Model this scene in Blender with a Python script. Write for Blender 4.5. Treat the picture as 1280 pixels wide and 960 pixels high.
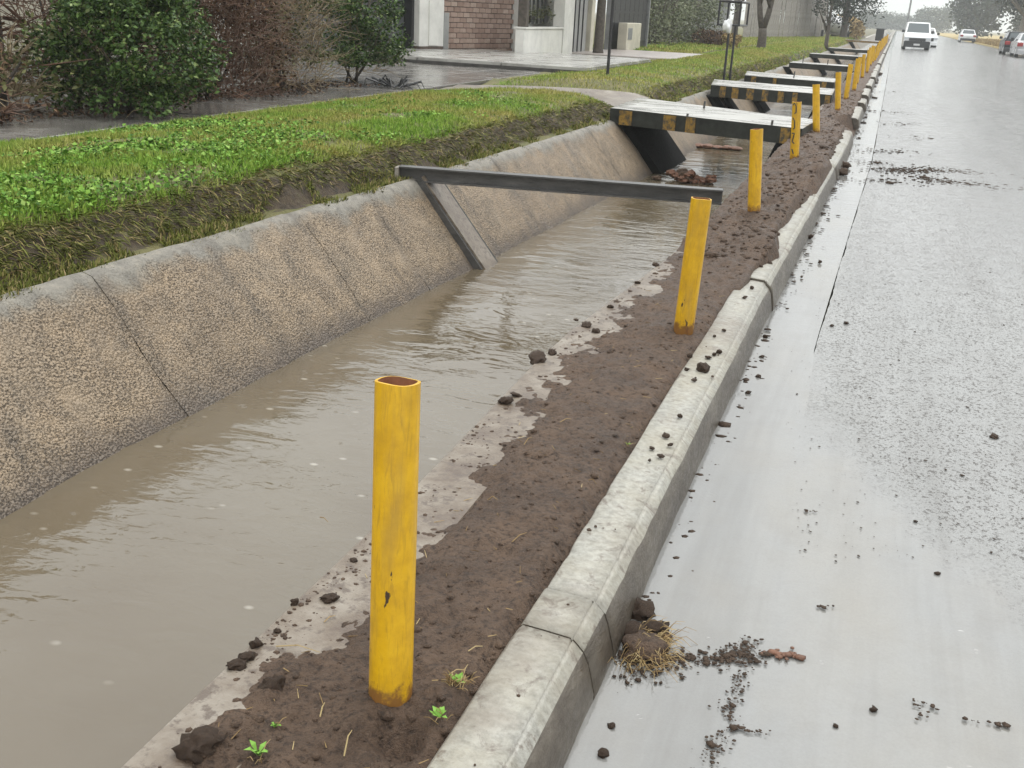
import bpy, bmesh, math, random
import numpy as np
from mathutils import Vector, Matrix

# ------------------------------------------------------------------ camera
sc = bpy.context.scene
COL = sc.collection
for o in list(bpy.data.objects):
    bpy.data.objects.remove(o)
FPX, CXP, CYP = 1350.0, 640.0, 480.0
CAM_H = 1.5
_d = np.array([(1122 - CXP) / FPX, -(33 - CYP) / FPX, -1.0]); _d /= np.linalg.norm(_d)
_up = np.cross(np.array([1.0, -0.05, 0.0]), _d); _up /= np.linalg.norm(_up)
if _up[1] < 0: _up = -_up
ROT = np.stack([np.cross(_d, _up), _d, _up])
CAM = np.array([0.0, 0.0, CAM_H])
cam_data = bpy.data.cameras.new('camera')
cam_data.sensor_width = 36.0
cam_data.lens = FPX / 1280.0 * 36.0
cam_data.clip_start = 0.05
cam_data.clip_end = 3000.0
cam = bpy.data.objects.new('camera', cam_data)
COL.objects.link(cam)
_m = Matrix.Identity(4)
for i in range(3):
    for j in range(3):
        _m[i][j] = ROT[i][j]
    _m[i][3] = CAM[i]
cam.matrix_world = _m
sc.camera = cam

# ------------------------------------------------------------------ sky, sun, exposure
SUN_EL, SUN_AZ = math.radians(55), math.radians(200)
w = bpy.data.worlds.new('World'); sc.world = w; w.use_nodes = True
nt = w.node_tree; nt.nodes.clear()
out = nt.nodes.new('ShaderNodeOutputWorld'); bg = nt.nodes.new('ShaderNodeBackground')
sky = nt.nodes.new('ShaderNodeTexSky'); sky.sky_type = 'NISHITA'; sky.sun_disc = False
sky.sun_elevation = SUN_EL; sky.sun_rotation = SUN_AZ; sky.dust_density = 4.0; sky.air_density = 1.0
hs = nt.nodes.new('ShaderNodeHueSaturation'); hs.inputs['Saturation'].default_value = 0.15
tc = nt.nodes.new('ShaderNodeTexCoord'); sep = nt.nodes.new('ShaderNodeSeparateXYZ')
mr = nt.nodes.new('ShaderNodeMapRange')          # overcast vault: brighter towards the zenith
mr.inputs['From Min'].default_value = 0.0; mr.inputs['From Max'].default_value = 1.0
mr.inputs['To Min'].default_value = 6.6; mr.inputs['To Max'].default_value = 17.0
cl = nt.nodes.new('ShaderNodeVectorMath'); cl.operation = 'SCALE'; cl.inputs[0].default_value = (0.975, 1.0, 1.0)
mx = nt.nodes.new('ShaderNodeMix'); mx.data_type = 'RGBA'; mx.inputs[0].default_value = 0.9
L = nt.links.new
L(tc.outputs['Generated'], sep.inputs[0]); L(sep.outputs['Z'], mr.inputs['Value'])
L(mr.outputs[0], cl.inputs['Scale'])
L(sky.outputs[0], hs.inputs['Color']); L(hs.outputs[0], mx.inputs[6]); L(cl.outputs[0], mx.inputs[7])
L(mx.outputs[2], bg.inputs['Color']); bg.inputs['Strength'].default_value = 0.1
L(bg.outputs[0], out.inputs['Surface'])
sun_d = bpy.data.lights.new('sun', 'SUN'); sun_d.energy = 0.8; sun_d.angle = math.radians(35); sun_d.color = (1, 0.98, 0.95)
sun = bpy.data.objects.new('sun', sun_d); COL.objects.link(sun)
sun.rotation_euler = (math.radians(90) - SUN_EL, 0, math.radians(160))
vs = sc.view_settings
vs.view_transform = 'Standard'; vs.look = 'None'; vs.gamma = 1.0; vs.exposure = 0.58; vs.use_curve_mapping = False
sc.cycles.use_denoising = True
sc.cycles.max_bounces = 6
sc.cycles.volume_bounces = 1
sc.cycles.caustics_reflective = False; sc.cycles.caustics_refractive = False

# ------------------------------------------------------------------ pixel helpers (a pixel gives a direction; the surface gives the distance)
def ray(px, py):
    return ROT @ np.array([(px - CXP) / FPX, -(py - CYP) / FPX, -1.0])
def at_z(px, py, z):
    r = ray(px, py); return CAM + (z - CAM_H) / r[2] * r
def at_x(px, py, x):
    r = ray(px, py); return CAM + x / r[0] * r
def at_y(px, py, y):
    r = ray(px, py); return CAM + y / r[1] * r

# ------------------------------------------------------------------ numpy noise
def _hash(ix, iy, s):
    n = (ix.astype(np.int64) * 374761393 + iy.astype(np.int64) * 668265263 + s * 974634777) & 0xffffffff
    n = ((n ^ (n >> 13)) * 1274126177) & 0xffffffff
    return ((n ^ (n >> 16)) & 0xffff) / 65535.0
def vn(x, y, s=0):
    x = np.asarray(x, float); y = np.asarray(y, float)
    ix = np.floor(x); iy = np.floor(y); fx = x - ix; fy = y - iy
    fx = fx * fx * (3 - 2 * fx); fy = fy * fy * (3 - 2 * fy)
    a = _hash(ix, iy, s); b = _hash(ix + 1, iy, s); c = _hash(ix, iy + 1, s); d = _hash(ix + 1, iy + 1, s)
    return (a + (b - a) * fx) * (1 - fy) + (c + (d - c) * fx) * fy
def fbm(x, y, s=0, o=4, g=0.5):
    t = 0; amp = 1; tot = 0
    for k in range(o):
        t = t + amp * vn(np.asarray(x) * 2 ** k, np.asarray(y) * 2 ** k, s + k * 17); tot += amp; amp *= g
    return t / tot

# ------------------------------------------------------------------ object helpers
def mobj(name, V, F, mats, parent=None, fm=None, smooth=False, loc=None):
    me = bpy.data.meshes.new(name)
    me.from_pydata([tuple(v) for v in V], [], [tuple(f) for f in F])
    if not isinstance(mats, (list, tuple)): mats = [mats]
    for m in mats: me.materials.append(m)
    if fm is not None: me.polygons.foreach_set('material_index', np.asarray(fm, dtype=np.int32))
    if smooth: me.polygons.foreach_set('use_smooth', np.ones(len(me.polygons), dtype=bool))
    me.update()
    o = bpy.data.objects.new(name, me); COL.objects.link(o)
    if parent is not None: o.parent = parent
    if loc is not None: o.location = loc
    return o
def fast_obj(name, V, F, mats, parent=None, smooth=False):
    """V (n,3) array, F (m,k) int array with constant k"""
    me = bpy.data.meshes.new(name)
    V = np.asarray(V, dtype=np.float32); F = np.asarray(F, dtype=np.int32)
    m, k = F.shape
    me.vertices.add(len(V)); me.vertices.foreach_set('co', V.ravel())
    me.loops.add(m * k); me.loops.foreach_set('vertex_index', F.ravel())
    me.polygons.add(m)
    me.polygons.foreach_set('loop_start', np.arange(0, m * k, k, dtype=np.int32))
    me.polygons.foreach_set('loop_total', np.full(m, k, dtype=np.int32))
    if smooth: me.polygons.foreach_set('use_smooth', np.ones(m, dtype=bool))
    if not isinstance(mats, (list, tuple)): mats = [mats]
    for mm in mats: me.materials.append(mm)
    me.update(calc_edges=True); me.validate()
    o = bpy.data.objects.new(name, me); COL.objects.link(o)
    if parent is not None: o.parent = parent
    return o
def grid_faces(nr, nc):
    r, c = np.meshgrid(np.arange(nr - 1), np.arange(nc - 1), indexing='ij')
    a = (r * nc + c).ravel()
    return np.stack([a, a + 1, a + nc + 1, a + nc], 1)
def empty(name, loc=(0, 0, 0), rz=0.0):
    o = bpy.data.objects.new(name, None); COL.objects.link(o)
    o.location = loc; o.rotation_euler = (0, 0, rz); o.empty_display_size = 0.1
    return o
def tag(o, label=None, cat=None, group=None, kind=None):
    if label: o['label'] = label
    if cat: o['category'] = cat
    if group: o['group'] = group
    if kind: o['kind'] = kind
    return o
def copy_tree(o, parent=None):
    c = o.copy(); COL.objects.link(c); c.parent = parent
    for ch in list(o.children): copy_tree(ch, c)
    return c
class MB:
    """collects simple shapes into one mesh"""
    def __init__(s): s.v = []; s.f = []; s.m = []
    def add(s, V, F, mi=0):
        b = len(s.v); s.v += [tuple(v) for v in V]; s.f += [tuple(b + i for i in f) for f in F]; s.m += [mi] * len(F); return s
    def box(s, x0, x1, y0, y1, z0, z1, mi=0, ch=0.0):
        if ch > 0:
            return s.cbox(x0, x1, y0, y1, z0, z1, ch, mi)
        V = [(x, y, z) for z in (z0, z1) for y in (y0, y1) for x in (x0, x1)]
        return s.add(V, [(0, 2, 3, 1), (4, 5, 7, 6), (0, 1, 5, 4), (2, 6, 7, 3), (0, 4, 6, 2), (1, 3, 7, 5)], mi)
    def cbox(s, x0, x1, y0, y1, z0, z1, c, mi=0):
        """box with chamfered top edges and upright corners"""
        c = min(c, (x1 - x0) / 3, (y1 - y0) / 3, (z1 - z0) / 3)
        def ringp(a, z):
            return [(x0 + a + c, y0 + a, z), (x1 - a - c, y0 + a, z), (x1 - a, y0 + a + c, z), (x1 - a, y1 - a - c, z),
                    (x1 - a - c, y1 - a, z), (x0 + a + c, y1 - a, z), (x0 + a, y1 - a - c, z), (x0 + a, y0 + a + c, z)]
        V = ringp(0, z0) + ringp(0, z1 - c) + ringp(c, z1)
        F = [tuple(range(7, -1, -1)), tuple(range(16, 24))]
        for r in (0, 8):
            for i in range(8):
                j = (i + 1) % 8
                F.append((r + i, r + j, r + 8 + j, r + 8 + i))
        return s.add(V, F, mi)
    def prism(s, pts, axis, a0, a1, mi=0):
        """extrude polygon pts (2-D) along axis"""
        n = len(pts)
        def P(p, a):
            return {'x': (a, p[0], p[1]), 'y': (p[0], a, p[1]), 'z': (p[0], p[1], a)}[axis]
        V = [P(p, a0) for p in pts] + [P(p, a1) for p in pts]
        F = [tuple(range(n - 1, -1, -1)), tuple(range(n, 2 * n))] + [(i, (i + 1) % n, n + (i + 1) % n, n + i) for i in range(n)]
        return s.add(V, F, mi)
    def tube(s, path, radii, n=8, mi=0, cap=True):
        path = [Vector(p) for p in path]
        if not isinstance(radii, (list, tuple)): radii = [radii] * len(path)
        V = []; 
        for i, p in enumerate(path):
            t = (path[min(i + 1, len(path) - 1)] - path[max(i - 1, 0)]).normalized()
            ref = Vector((0, 0, 1)) if abs(t.z) < 0.9 else Vector((1, 0, 0))
            u = t.cross(ref).normalized(); v = t.cross(u)
            for k in range(n):
                a = 2 * math.pi * k / n
                V.append(p + (u * math.cos(a) + v * math.sin(a)) * radii[i])
        F = []
        for i in range(len(path) - 1):
            for k in range(n):
                k2 = (k + 1) % n
                F.append((i * n + k, i * n + k2, (i + 1) * n + k2, (i + 1) * n + k))
        if cap:
            F.append(tuple(range(n - 1, -1, -1))); F.append(tuple(range((len(path) - 1) * n, len(path) * n)))
        return s.add(V, F, mi)
    def build(s, name, mats, parent=None, smooth=False, loc=None):
        return mobj(name, s.v, s.f, mats, parent, s.m, smooth, loc)
def lerp_fn(ys, xs):
    ys = np.array(ys, float); xs = np.array(xs, float)
    return lambda y: np.interp(y, ys, xs)

# ------------------------------------------------------------------ material helpers
class NTree:
    def __init__(s, name):
        s.mat = bpy.data.materials.new(name); s.mat.use_nodes = True
        s.t = s.mat.node_tree; s.b = s.t.nodes['Principled BSDF']
        s._pos = None
    def new(s, ty): return s.t.nodes.new(ty)
    def link(s, a, b): s.t.links.new(a, b)
    def setin(s, node, key, v):
        if v is None: return
        if hasattr(v, 'is_output'): s.link(v, node.inputs[key])
        else: node.inputs[key].default_value = v
    def coord(s, kind='Object', scale=None, rand=False):
        n = s.new('ShaderNodeTexCoord'); o = n.outputs[kind]
        if rand:
            oi = s.new('ShaderNodeObjectInfo'); vm = s.new('ShaderNodeVectorMath'); vm.operation = 'SCALE'
            vm.inputs[0].default_value = (37.0, 91.0, 53.0); s.link(oi.outputs['Random'], vm.inputs['Scale'])
            ad = s.new('ShaderNodeVectorMath'); ad.operation = 'ADD'; s.link(o, ad.inputs[0]); s.link(vm.outputs[0], ad.inputs[1]); o = ad.outputs[0]
        if scale:
            mp = s.new('ShaderNodeMapping'); mp.inputs['Scale'].default_value = scale; s.link(o, mp.inputs[0]); o = mp.outputs[0]
        return o
    def noise(s, scale, detail=4, rough=0.6, vec=None, dist=0.0):
        n = s.new('ShaderNodeTexNoise'); n.inputs['Scale'].default_value = scale; n.inputs['Detail'].default_value = detail
        n.inputs['Roughness'].default_value = rough; n.inputs['Distortion'].default_value = dist
        s.link(vec if vec is not None else s.coord(), n.inputs['Vector']); return n.outputs['Fac']
    def voro(s, scale, feature='F1', vec=None, rand=1.0, out='Distance'):
        n = s.new('ShaderNodeTexVoronoi'); n.feature = feature; n.inputs['Scale'].default_value = scale; n.inputs['Randomness'].default_value = rand
        s.link(vec if vec is not None else s.coord(), n.inputs['Vector']); return n.outputs[out]
    def ramp(s, fac, stops, interp='LINEAR'):
        n = s.new('ShaderNodeValToRGB'); n.color_ramp.interpolation = interp
        cr = n.color_ramp
        while len(cr.elements) < len(stops): cr.elements.new(0.5)
        for e, (p, c) in zip(cr.elements, stops):
            e.position = p; e.color = (c[0], c[1], c[2], 1) if hasattr(c, '__len__') else (c, c, c, 1)
        s.link(fac, n.inputs[0]); return n.outputs[0]
    def mix(s, fac, a, b, blend='MIX'):
        n = s.new('ShaderNodeMix'); n.data_type = 'RGBA'; n.blend_type = blend
        def c(v): return v if hasattr(v, 'is_output') else (v[0], v[1], v[2], 1)
        s.setin(n, 0, fac); s.setin(n, 6, c(a)); s.setin(n, 7, c(b)); return n.outputs[2]
    def math(s, op, a, b=None, clamp=False):
        n = s.new('ShaderNodeMath'); n.operation = op; n.use_clamp = clamp
        s.setin(n, 0, a); s.setin(n, 1, b); return n.outputs[0]
    def maprange(s, v, a, b, c=0.0, d=1.0):
        n = s.new('ShaderNodeMapRange'); s.setin(n, 'Value', v)
        for k, x in zip(('From Min', 'From Max', 'To Min', 'To Max'), (a, b, c, d)): n.inputs[k].default_value = x
        return n.outputs[0]
    def bump(s, h, strength=0.5, dist=0.01, normal=None):
        n = s.new('ShaderNodeBump'); n.inputs['Strength'].default_value = strength; n.inputs['Distance'].default_value = dist
        s.link(h, n.inputs['Height'])
        if normal is not None: s.link(normal, n.inputs['Normal'])
        return n.outputs[0]
    def xyz(s, i, kind='Object'):
        n = s.new('ShaderNodeSeparateXYZ'); s.link(s.coord(kind), n.inputs[0]); return n.outputs[i]
    def geo(s, name):
        n = s.new('ShaderNodeNewGeometry'); return n.outputs[name]
    def done(s, color=None, rough=None, normal=None, spec=None, metal=None, **kw):
        s.setin(s.b, 'Base Color', (color[0], color[1], color[2], 1) if isinstance(color, (tuple, list)) else color)
        s.setin(s.b, 'Roughness', rough); s.setin(s.b, 'Normal', normal); s.setin(s.b, 'Specular IOR Level', spec); s.setin(s.b, 'Metallic', metal)
        for k, v in kw.items(): s.setin(s.b, k.replace('_', ' '), v)
        return s.mat
def plain(name, c, rough=0.5, var=0.25, scale=6.0, bmp=0.1, metal=0.0, spec=0.5):
    """painted or bare surface with slight mottling and relief"""
    n = NTree(name); f = n.noise(scale, 5, 0.65); f2 = n.noise(scale * 9, 3)
    lo = tuple(x * (1 - var) for x in c); hi = tuple(min(1, x * (1 + var)) for x in c)
    col = n.ramp(f, [(0.3, lo), (0.7, hi)])
    return n.done(col, n.ramp(f2, [(0.3, rough * 0.75), (0.7, min(1, rough * 1.25))]), n.bump(f2, bmp, 0.01), spec, metal)
def leafy(name, stops, rough=0.45, trans=0.25):
    """leaf colour that differs from leaf to leaf"""
    n = NTree(name); r = n.geo('Random Per Island')
    col = n.ramp(r, stops)
    return n.done(col, rough + .1, None, 0.15, None)

# ================================================================== materials
def m_kerb_top():
    n = NTree('kerb_concrete'); v = n.coord()
    a = n.noise(3.0, 6, 0.7, v); b = n.noise(45, 4, 0.7, v); c = n.noise(14, 5, 0.75, v, 0.6)
    col = n.ramp(b, [(0.3, (0.18, 0.172, 0.148)), (0.62, (0.345, 0.335, 0.295))])
    col = n.mix(n.ramp(a, [(0.42, 0.0), (0.7, 0.6)]), col, (0.27, 0.24, 0.175))
    col = n.mix(n.ramp(c, [(0.55, 0.0), (0.66, 0.85)]), col, (0.12, 0.095, 0.075))
    col = n.mix(n.ramp(n.noise(1.4, 6, 0.7, v), [(0.52, 0.0), (0.70, 0.7)]), col, (0.15, 0.118, 0.09))
    return n.done(col, n.ramp(a, [(0.3, 0.28), (0.7, 0.6)]), n.bump(b, 0.35, 0.006))
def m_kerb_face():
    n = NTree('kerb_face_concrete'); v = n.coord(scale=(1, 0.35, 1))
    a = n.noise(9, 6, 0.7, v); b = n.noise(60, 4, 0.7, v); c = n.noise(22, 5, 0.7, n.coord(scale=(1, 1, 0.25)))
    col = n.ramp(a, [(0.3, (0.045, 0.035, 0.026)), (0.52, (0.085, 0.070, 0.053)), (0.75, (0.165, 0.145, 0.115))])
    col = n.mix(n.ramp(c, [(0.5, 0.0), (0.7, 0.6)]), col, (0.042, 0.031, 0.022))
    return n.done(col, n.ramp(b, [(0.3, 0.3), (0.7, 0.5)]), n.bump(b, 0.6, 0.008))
def m_pitted():
    n = NTree('pitted_channel_concrete'); v = n.coord()
    cell = n.noise(105, 3, 0.6, n.coord(scale=(1, 0.75, 1.2)), 0.35); big = n.noise(1.7, 6, 0.65, v); med = n.noise(11, 5, 0.65, v)
    pit = n.math('MULTIPLY', n.ramp(cell, [(0.34, 1.0), (0.47, 0.0)]), n.ramp(n.noise(5, 4, 0.6, v), [(0.30, 0.15), (0.55, 1.0)]))
    col = n.ramp(big, [(0.3, (0.20, 0.150, 0.10)), (0.5, (0.32, 0.24, 0.158)), (0.72, (0.255, 0.205, 0.15))])
    col = n.mix(n.ramp(med, [(0.42, 0.0), (0.75, 0.6)]), col, (0.19, 0.155, 0.118))
    col = n.mix(n.math('MULTIPLY', pit, 0.8), col, (0.070, 0.050, 0.034))
    rz = n.math('ADD', n.xyz(2), n.math('MULTIPLY', n.math('SUBTRACT', n.noise(2.6, 5, 0.65, v), 0.5), 0.30))
    rimm = n.ramp(n.maprange(rz, 0.0, 0.16), [(0.3, 0.0), (0.75, 1.0)])
    rimc = n.ramp(med, [(0.3, (0.10, 0.094, 0.08)), (0.55, (0.19, 0.178, 0.15)), (0.75, (0.26, 0.232, 0.185))])
    col = n.mix(n.math('MULTIPLY', rimm, 0.92), col, rimc)
    pit = n.math('MULTIPLY', pit, n.math('SUBTRACT', 1.0, n.math('MULTIPLY', rimm, 0.85)))
    st = n.ramp(n.noise(3.1, 5, 0.7, n.coord(scale=(1, 1.6, 0.35)), 0.5), [(0.56, 0.0), (0.74, 0.5)])
    col = n.mix(st, col, (0.085, 0.075, 0.062))
    at = n.new('ShaderNodeAttribute'); at.attribute_name = 'joint'
    jt = n.math('MULTIPLY', at.outputs['Fac'], n.ramp(n.noise(7, 5, 0.7, v), [(0.36, 0.0), (0.64, 0.65)]))
    col = n.mix(jt, col, (0.085, 0.074, 0.062))
    wl = n.math('ADD', n.xyz(2), n.math('MULTIPLY', n.noise(5, 4, 0.6, v), 0.20))
    col = n.mix(n.ramp(n.maprange(wl, -0.45, -0.22), [(0.25, 0.85), (0.8, 0.0)]), col, (0.105, 0.085, 0.07))
    gz = n.ramp(n.noise(1.1, 5, 0.7, v), [(0.57, 0.0), (0.68, 0.7)])
    col = n.mix(n.math('MULTIPLY', gz, 0.6), col, (0.20, 0.18, 0.155))
    peb = n.voro(75, vec=v)
    h = n.math('SUBTRACT', n.math('SUBTRACT', n.math('MULTIPLY', med, 0.8), pit), n.math('MULTIPLY', peb, n.math('SUBTRACT', 0.7, n.math('MULTIPLY', rimm, 0.6))))
    return n.done(col, n.ramp(big, [(0.3, 0.40), (0.7, 0.7)]), n.bump(h, 1.0, 0.014), 0.4)
def m_rim():
    n = NTree('smooth_channel_concrete'); v = n.coord()
    a = n.noise(6, 6, 0.7, v); b = n.noise(50, 4, 0.7, v)
    col = n.ramp(a, [(0.3, (0.20, 0.195, 0.175)), (0.55, (0.34, 0.325, 0.285)), (0.75, (0.42, 0.385, 0.315))])
    col = n.mix(n.ramp(n.noise(3.4, 4, 0.6, v), [(0.6, 0.0), (0.7, 0.7)]), col, (0.11, 0.11, 0.10))
    return n.done(col, n.ramp(b, [(0.3, 0.35), (0.7, 0.65)]), n.bump(b, 0.4, 0.006))
def m_lip():
    n = NTree('lip_concrete'); v = n.coord()
    a = n.noise(5, 6, 0.7, v); b = n.noise(70, 4, 0.75, v); c = n.noise(26, 4, 0.7, v)
    col = n.ramp(a, [(0.36, (0.095, 0.066, 0.047)), (0.48, (0.155, 0.122, 0.09)), (0.62, (0.225, 0.193, 0.155)), (0.8, (0.30, 0.272, 0.23))])
    col = n.mix(n.ramp(c, [(0.52, 0.0), (0.62, 0.9)]), col, (0.10, 0.075, 0.057))
    return n.done(col, n.ramp(a, [(0.3, 0.25), (0.7, 0.5)]), n.bump(b, 0.5, 0.006))
def m_mud():
    n = NTree('wet_mud'); v = n.coord()
    a = n.noise(5, 6, 0.7, v); b = n.noise(55, 5, 0.75, v); c = n.noise(170, 3, 0.7, v)
    col = n.ramp(a, [(0.3, (0.064, 0.040, 0.026)), (0.55, (0.118, 0.077, 0.052)), (0.8, (0.178, 0.120, 0.083))])
    col = n.mix(n.ramp(b, [(0.34, 0.9), (0.52, 0.0)]), col, (0.028, 0.018, 0.013))
    col = n.mix(n.ramp(c, [(0.70, 0.0), (0.78, 0.4)]), col, (0.26, 0.20, 0.145))
    h = n.math('ADD', b, n.math('MULTIPLY', c, 0.5))
    return n.done(col, n.ramp(a, [(0.35, 0.42), (0.65, 0.8)]), n.bump(h, 0.9, 0.018), 0.3)
def m_water():
    n = NTree('muddy_ditch_water'); v = n.coord()
    a = n.noise(0.8, 4, 0.5, v)
    col = n.ramp(a, [(0.35, (0.098, 0.074, 0.044)), (0.65, (0.122, 0.099, 0.066))])
    w1 = n.noise(3.2, 3, 0.5, n.coord(scale=(0.7, 1.2, 1)), 0.6); w2 = n.noise(15, 3, 0.55, n.coord(scale=(0.7, 1.3, 1)), 0.8)
    patch = n.ramp(n.noise(0.9, 3, 0.5, v), [(0.4, 0.15), (0.62, 1.0)])
    h = n.math('ADD', n.math('MULTIPLY', w1, 1.2), n.math('MULTIPLY', n.math('MULTIPLY', w2, patch), 0.42))
    for sc_, fr_, rad, amp in ((2.1, 80.0, 0.24, 0.05), (3.7, 110.0, 0.17, 0.05), (6.3, 140.0, 0.12, 0.045)):
        d = n.voro(sc_, vec=v)
        h = n.math('ADD', h, n.math('MULTIPLY', n.math('MULTIPLY', n.math('SINE', n.math('MULTIPLY', d, fr_)), n.ramp(d, [(0.0, 1.0), (rad, 0.0)])), amp))
    spot = n.ramp(n.voro(6.3, vec=n.coord(scale=(0.75, 1.1, 1))), [(0.05, 1.0), (0.12, 0.0)])
    keep = n.ramp(n.noise(1.6, 3, 0.6, v), [(0.38, 0.0), (0.52, 0.6)])
    col = n.mix(n.math('MULTIPLY', spot, keep), col, (0.40, 0.37, 0.31))
    return n.done(col, 0.04, n.bump(h, 0.30, 0.035), 0.5, IOR=1.7)
def m_road(name='wet_road', wet=None):
    n = NTree(name); v = n.coord()
    if wet is None:
        at = n.new('ShaderNodeAttribute'); at.attribute_name = 'wet'
        wn = n.math('ADD', at.outputs['Fac'], n.math('MULTIPLY', n.math('SUBTRACT', n.noise(4.5, 5, 0.65, v), 0.5), 0.9))
        wet = n.ramp(wn, [(0.30, 0.0), (0.75, 1.0)])
    else:
        wet = n.math('ADD', wet, 0.0)
    dry = n.math('SUBTRACT', 1.0, wet)
    big = n.noise(0.45, 5, 0.6, n.coord(scale=(1, 0.35, 1))); med = n.noise(5.0, 6, 0.7, v); g = n.noise(150, 3, 0.7, v)
    streak = n.noise(3.2, 5, 0.7, n.coord(scale=(1, 0.06, 1)))
    col = n.ramp(big, [(0.35, (0.20, 0.20, 0.194)), (0.65, (0.275, 0.274, 0.266))])
    col = n.mix(n.ramp(med, [(0.45, 0.0), (0.8, 0.5)]), col, (0.165, 0.155, 0.142))
    col = n.mix(n.ramp(streak, [(0.47, 0.0), (0.72, 0.55)]), col, (0.115, 0.108, 0.098))
    silt = n.ramp(n.noise(1.3, 5, 0.6, n.coord(scale=(1, 0.4, 1))), [(0.45, 0.0), (0.7, 0.5)])
    col = n.mix(n.math('MULTIPLY', silt, wet), col, (0.26, 0.235, 0.19))
    col = n.mix(n.math('MULTIPLY', n.ramp(g, [(0.35, 0.6), (0.6, 0.0)]), n.math('ADD', n.math('MULTIPLY', dry, 0.7), 0.15)), col, (0.07, 0.066, 0.06))
    lane = n.ramp(n.noise(0.6, 4, 0.6, n.coord(scale=(1, 0.25, 1))), [(0.25, 0.5), (0.45, 1.0)])
    sp = n.ramp(n.math('ADD', n.noise(88, 3, 0.62, n.coord(scale=(1, 0.8, 1))), n.math('MULTIPLY', n.math('SUBTRACT', n.noise(9, 3, 0.6, v), 0.5), 0.16)), [(0.545, 0.0), (0.60, 1.0)])
    sp = n.math('MULTIPLY', n.math('MULTIPLY', sp, lane), dry)
    col = n.mix(n.math('MULTIPLY', sp, 0.95), col, (0.032, 0.027, 0.022))
    rough = n.math('ADD', n.math('MULTIPLY', n.ramp(med, [(0.3, 0.07), (0.7, 0.26)]), n.math('ADD', n.math('MULTIPLY', dry, 0.85), 0.15)), n.math('MULTIPLY', sp, 0.4))
    w1 = n.noise(4, 3, 0.5, n.coord(scale=(0.6, 1.3, 1)), 0.3); w2 = n.noise(26, 3, 0.55, n.coord(scale=(0.5, 1.3, 1)))
    r1 = n.voro(3.4, vec=v); r2 = n.voro(6.1, vec=v)
    ring = n.math('MULTIPLY', n.math('SINE', n.math('MULTIPLY', r1, 120.0)), n.ramp(r1, [(0.0, 1.0), (0.15, 0.0)]))
    ring2 = n.math('MULTIPLY', n.math('SINE', n.math('MULTIPLY', r2, 150.0)), n.ramp(r2, [(0.0, 1.0), (0.10, 0.0)]))
    h = n.math('ADD', n.math('ADD', w1, n.math('MULTIPLY', w2, 0.22)), n.math('MULTIPLY', n.math('ADD', ring, ring2), 0.10))
    h = n.math('MULTIPLY', h, n.math('ADD', n.math('MULTIPLY', wet, 0.8), 0.2))
    h = n.math('ADD', h, n.math('MULTIPLY', n.math('ADD', n.math('MULTIPLY', g, 0.3), n.math('MULTIPLY', sp, 0.7)), n.math('MULTIPLY', dry, 0.35)))
    return n.done(col, rough, n.bump(h, 0.22, 0.018), 0.5, IOR=1.75)
def m_puddle():
    return m_road('puddle_water', 1.0)
def m_ground():
    n = NTree('ground_soil'); a = n.noise(0.6, 6, 0.7)
    return n.done(n.ramp(a, [(0.3, (0.09, 0.085, 0.045)), (0.7, (0.17, 0.145, 0.075))]), 0.9, n.bump(n.noise(8, 5), 0.5, 0.03))
def m_bank():
    n = NTree('turf_soil'); v = n.coord()
    nz = n.new('ShaderNodeSeparateXYZ'); n.link(n.geo('True Normal'), nz.inputs[0])
    a = n.noise(4, 6, 0.7, v); b = n.noise(40, 4, 0.7, v)
    soil = n.ramp(n.noise(14, 5, 0.7, v), [(0.3, (0.022, 0.016, 0.010)), (0.55, (0.07, 0.048, 0.027)), (0.8, (0.075, 0.075, 0.026))])
    moss = n.ramp(a, [(0.3, (0.075, 0.085, 0.022)), (0.7, (0.17, 0.145, 0.055))])
    col = n.mix(n.ramp(nz.outputs[2], [(0.72, 0.0), (0.93, 1.0)]), soil, moss)
    return n.done(col, 0.8, n.bump(b, 0.8, 0.03))
def m_paving():
    n = NTree('wet_paving'); v = n.coord(kind='Object', rand=True)
    a = n.noise(2.0, 6, 0.7, v); b = n.noise(60, 3, 0.7, v)
    oi = n.new('ShaderNodeObjectInfo')
    col = n.ramp(a, [(0.3, (0.065, 0.06, 0.056)), (0.7, (0.17, 0.158, 0.142))])
    col = n.mix(n.maprange(oi.outputs['Random'], 0, 1, 0.0, 0.35), col, (0.20, 0.188, 0.17))
    return n.done(col, n.ramp(a, [(0.35, 0.09), (0.65, 0.3)]), n.bump(b, 0.15, 0.004), 0.6)
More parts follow.
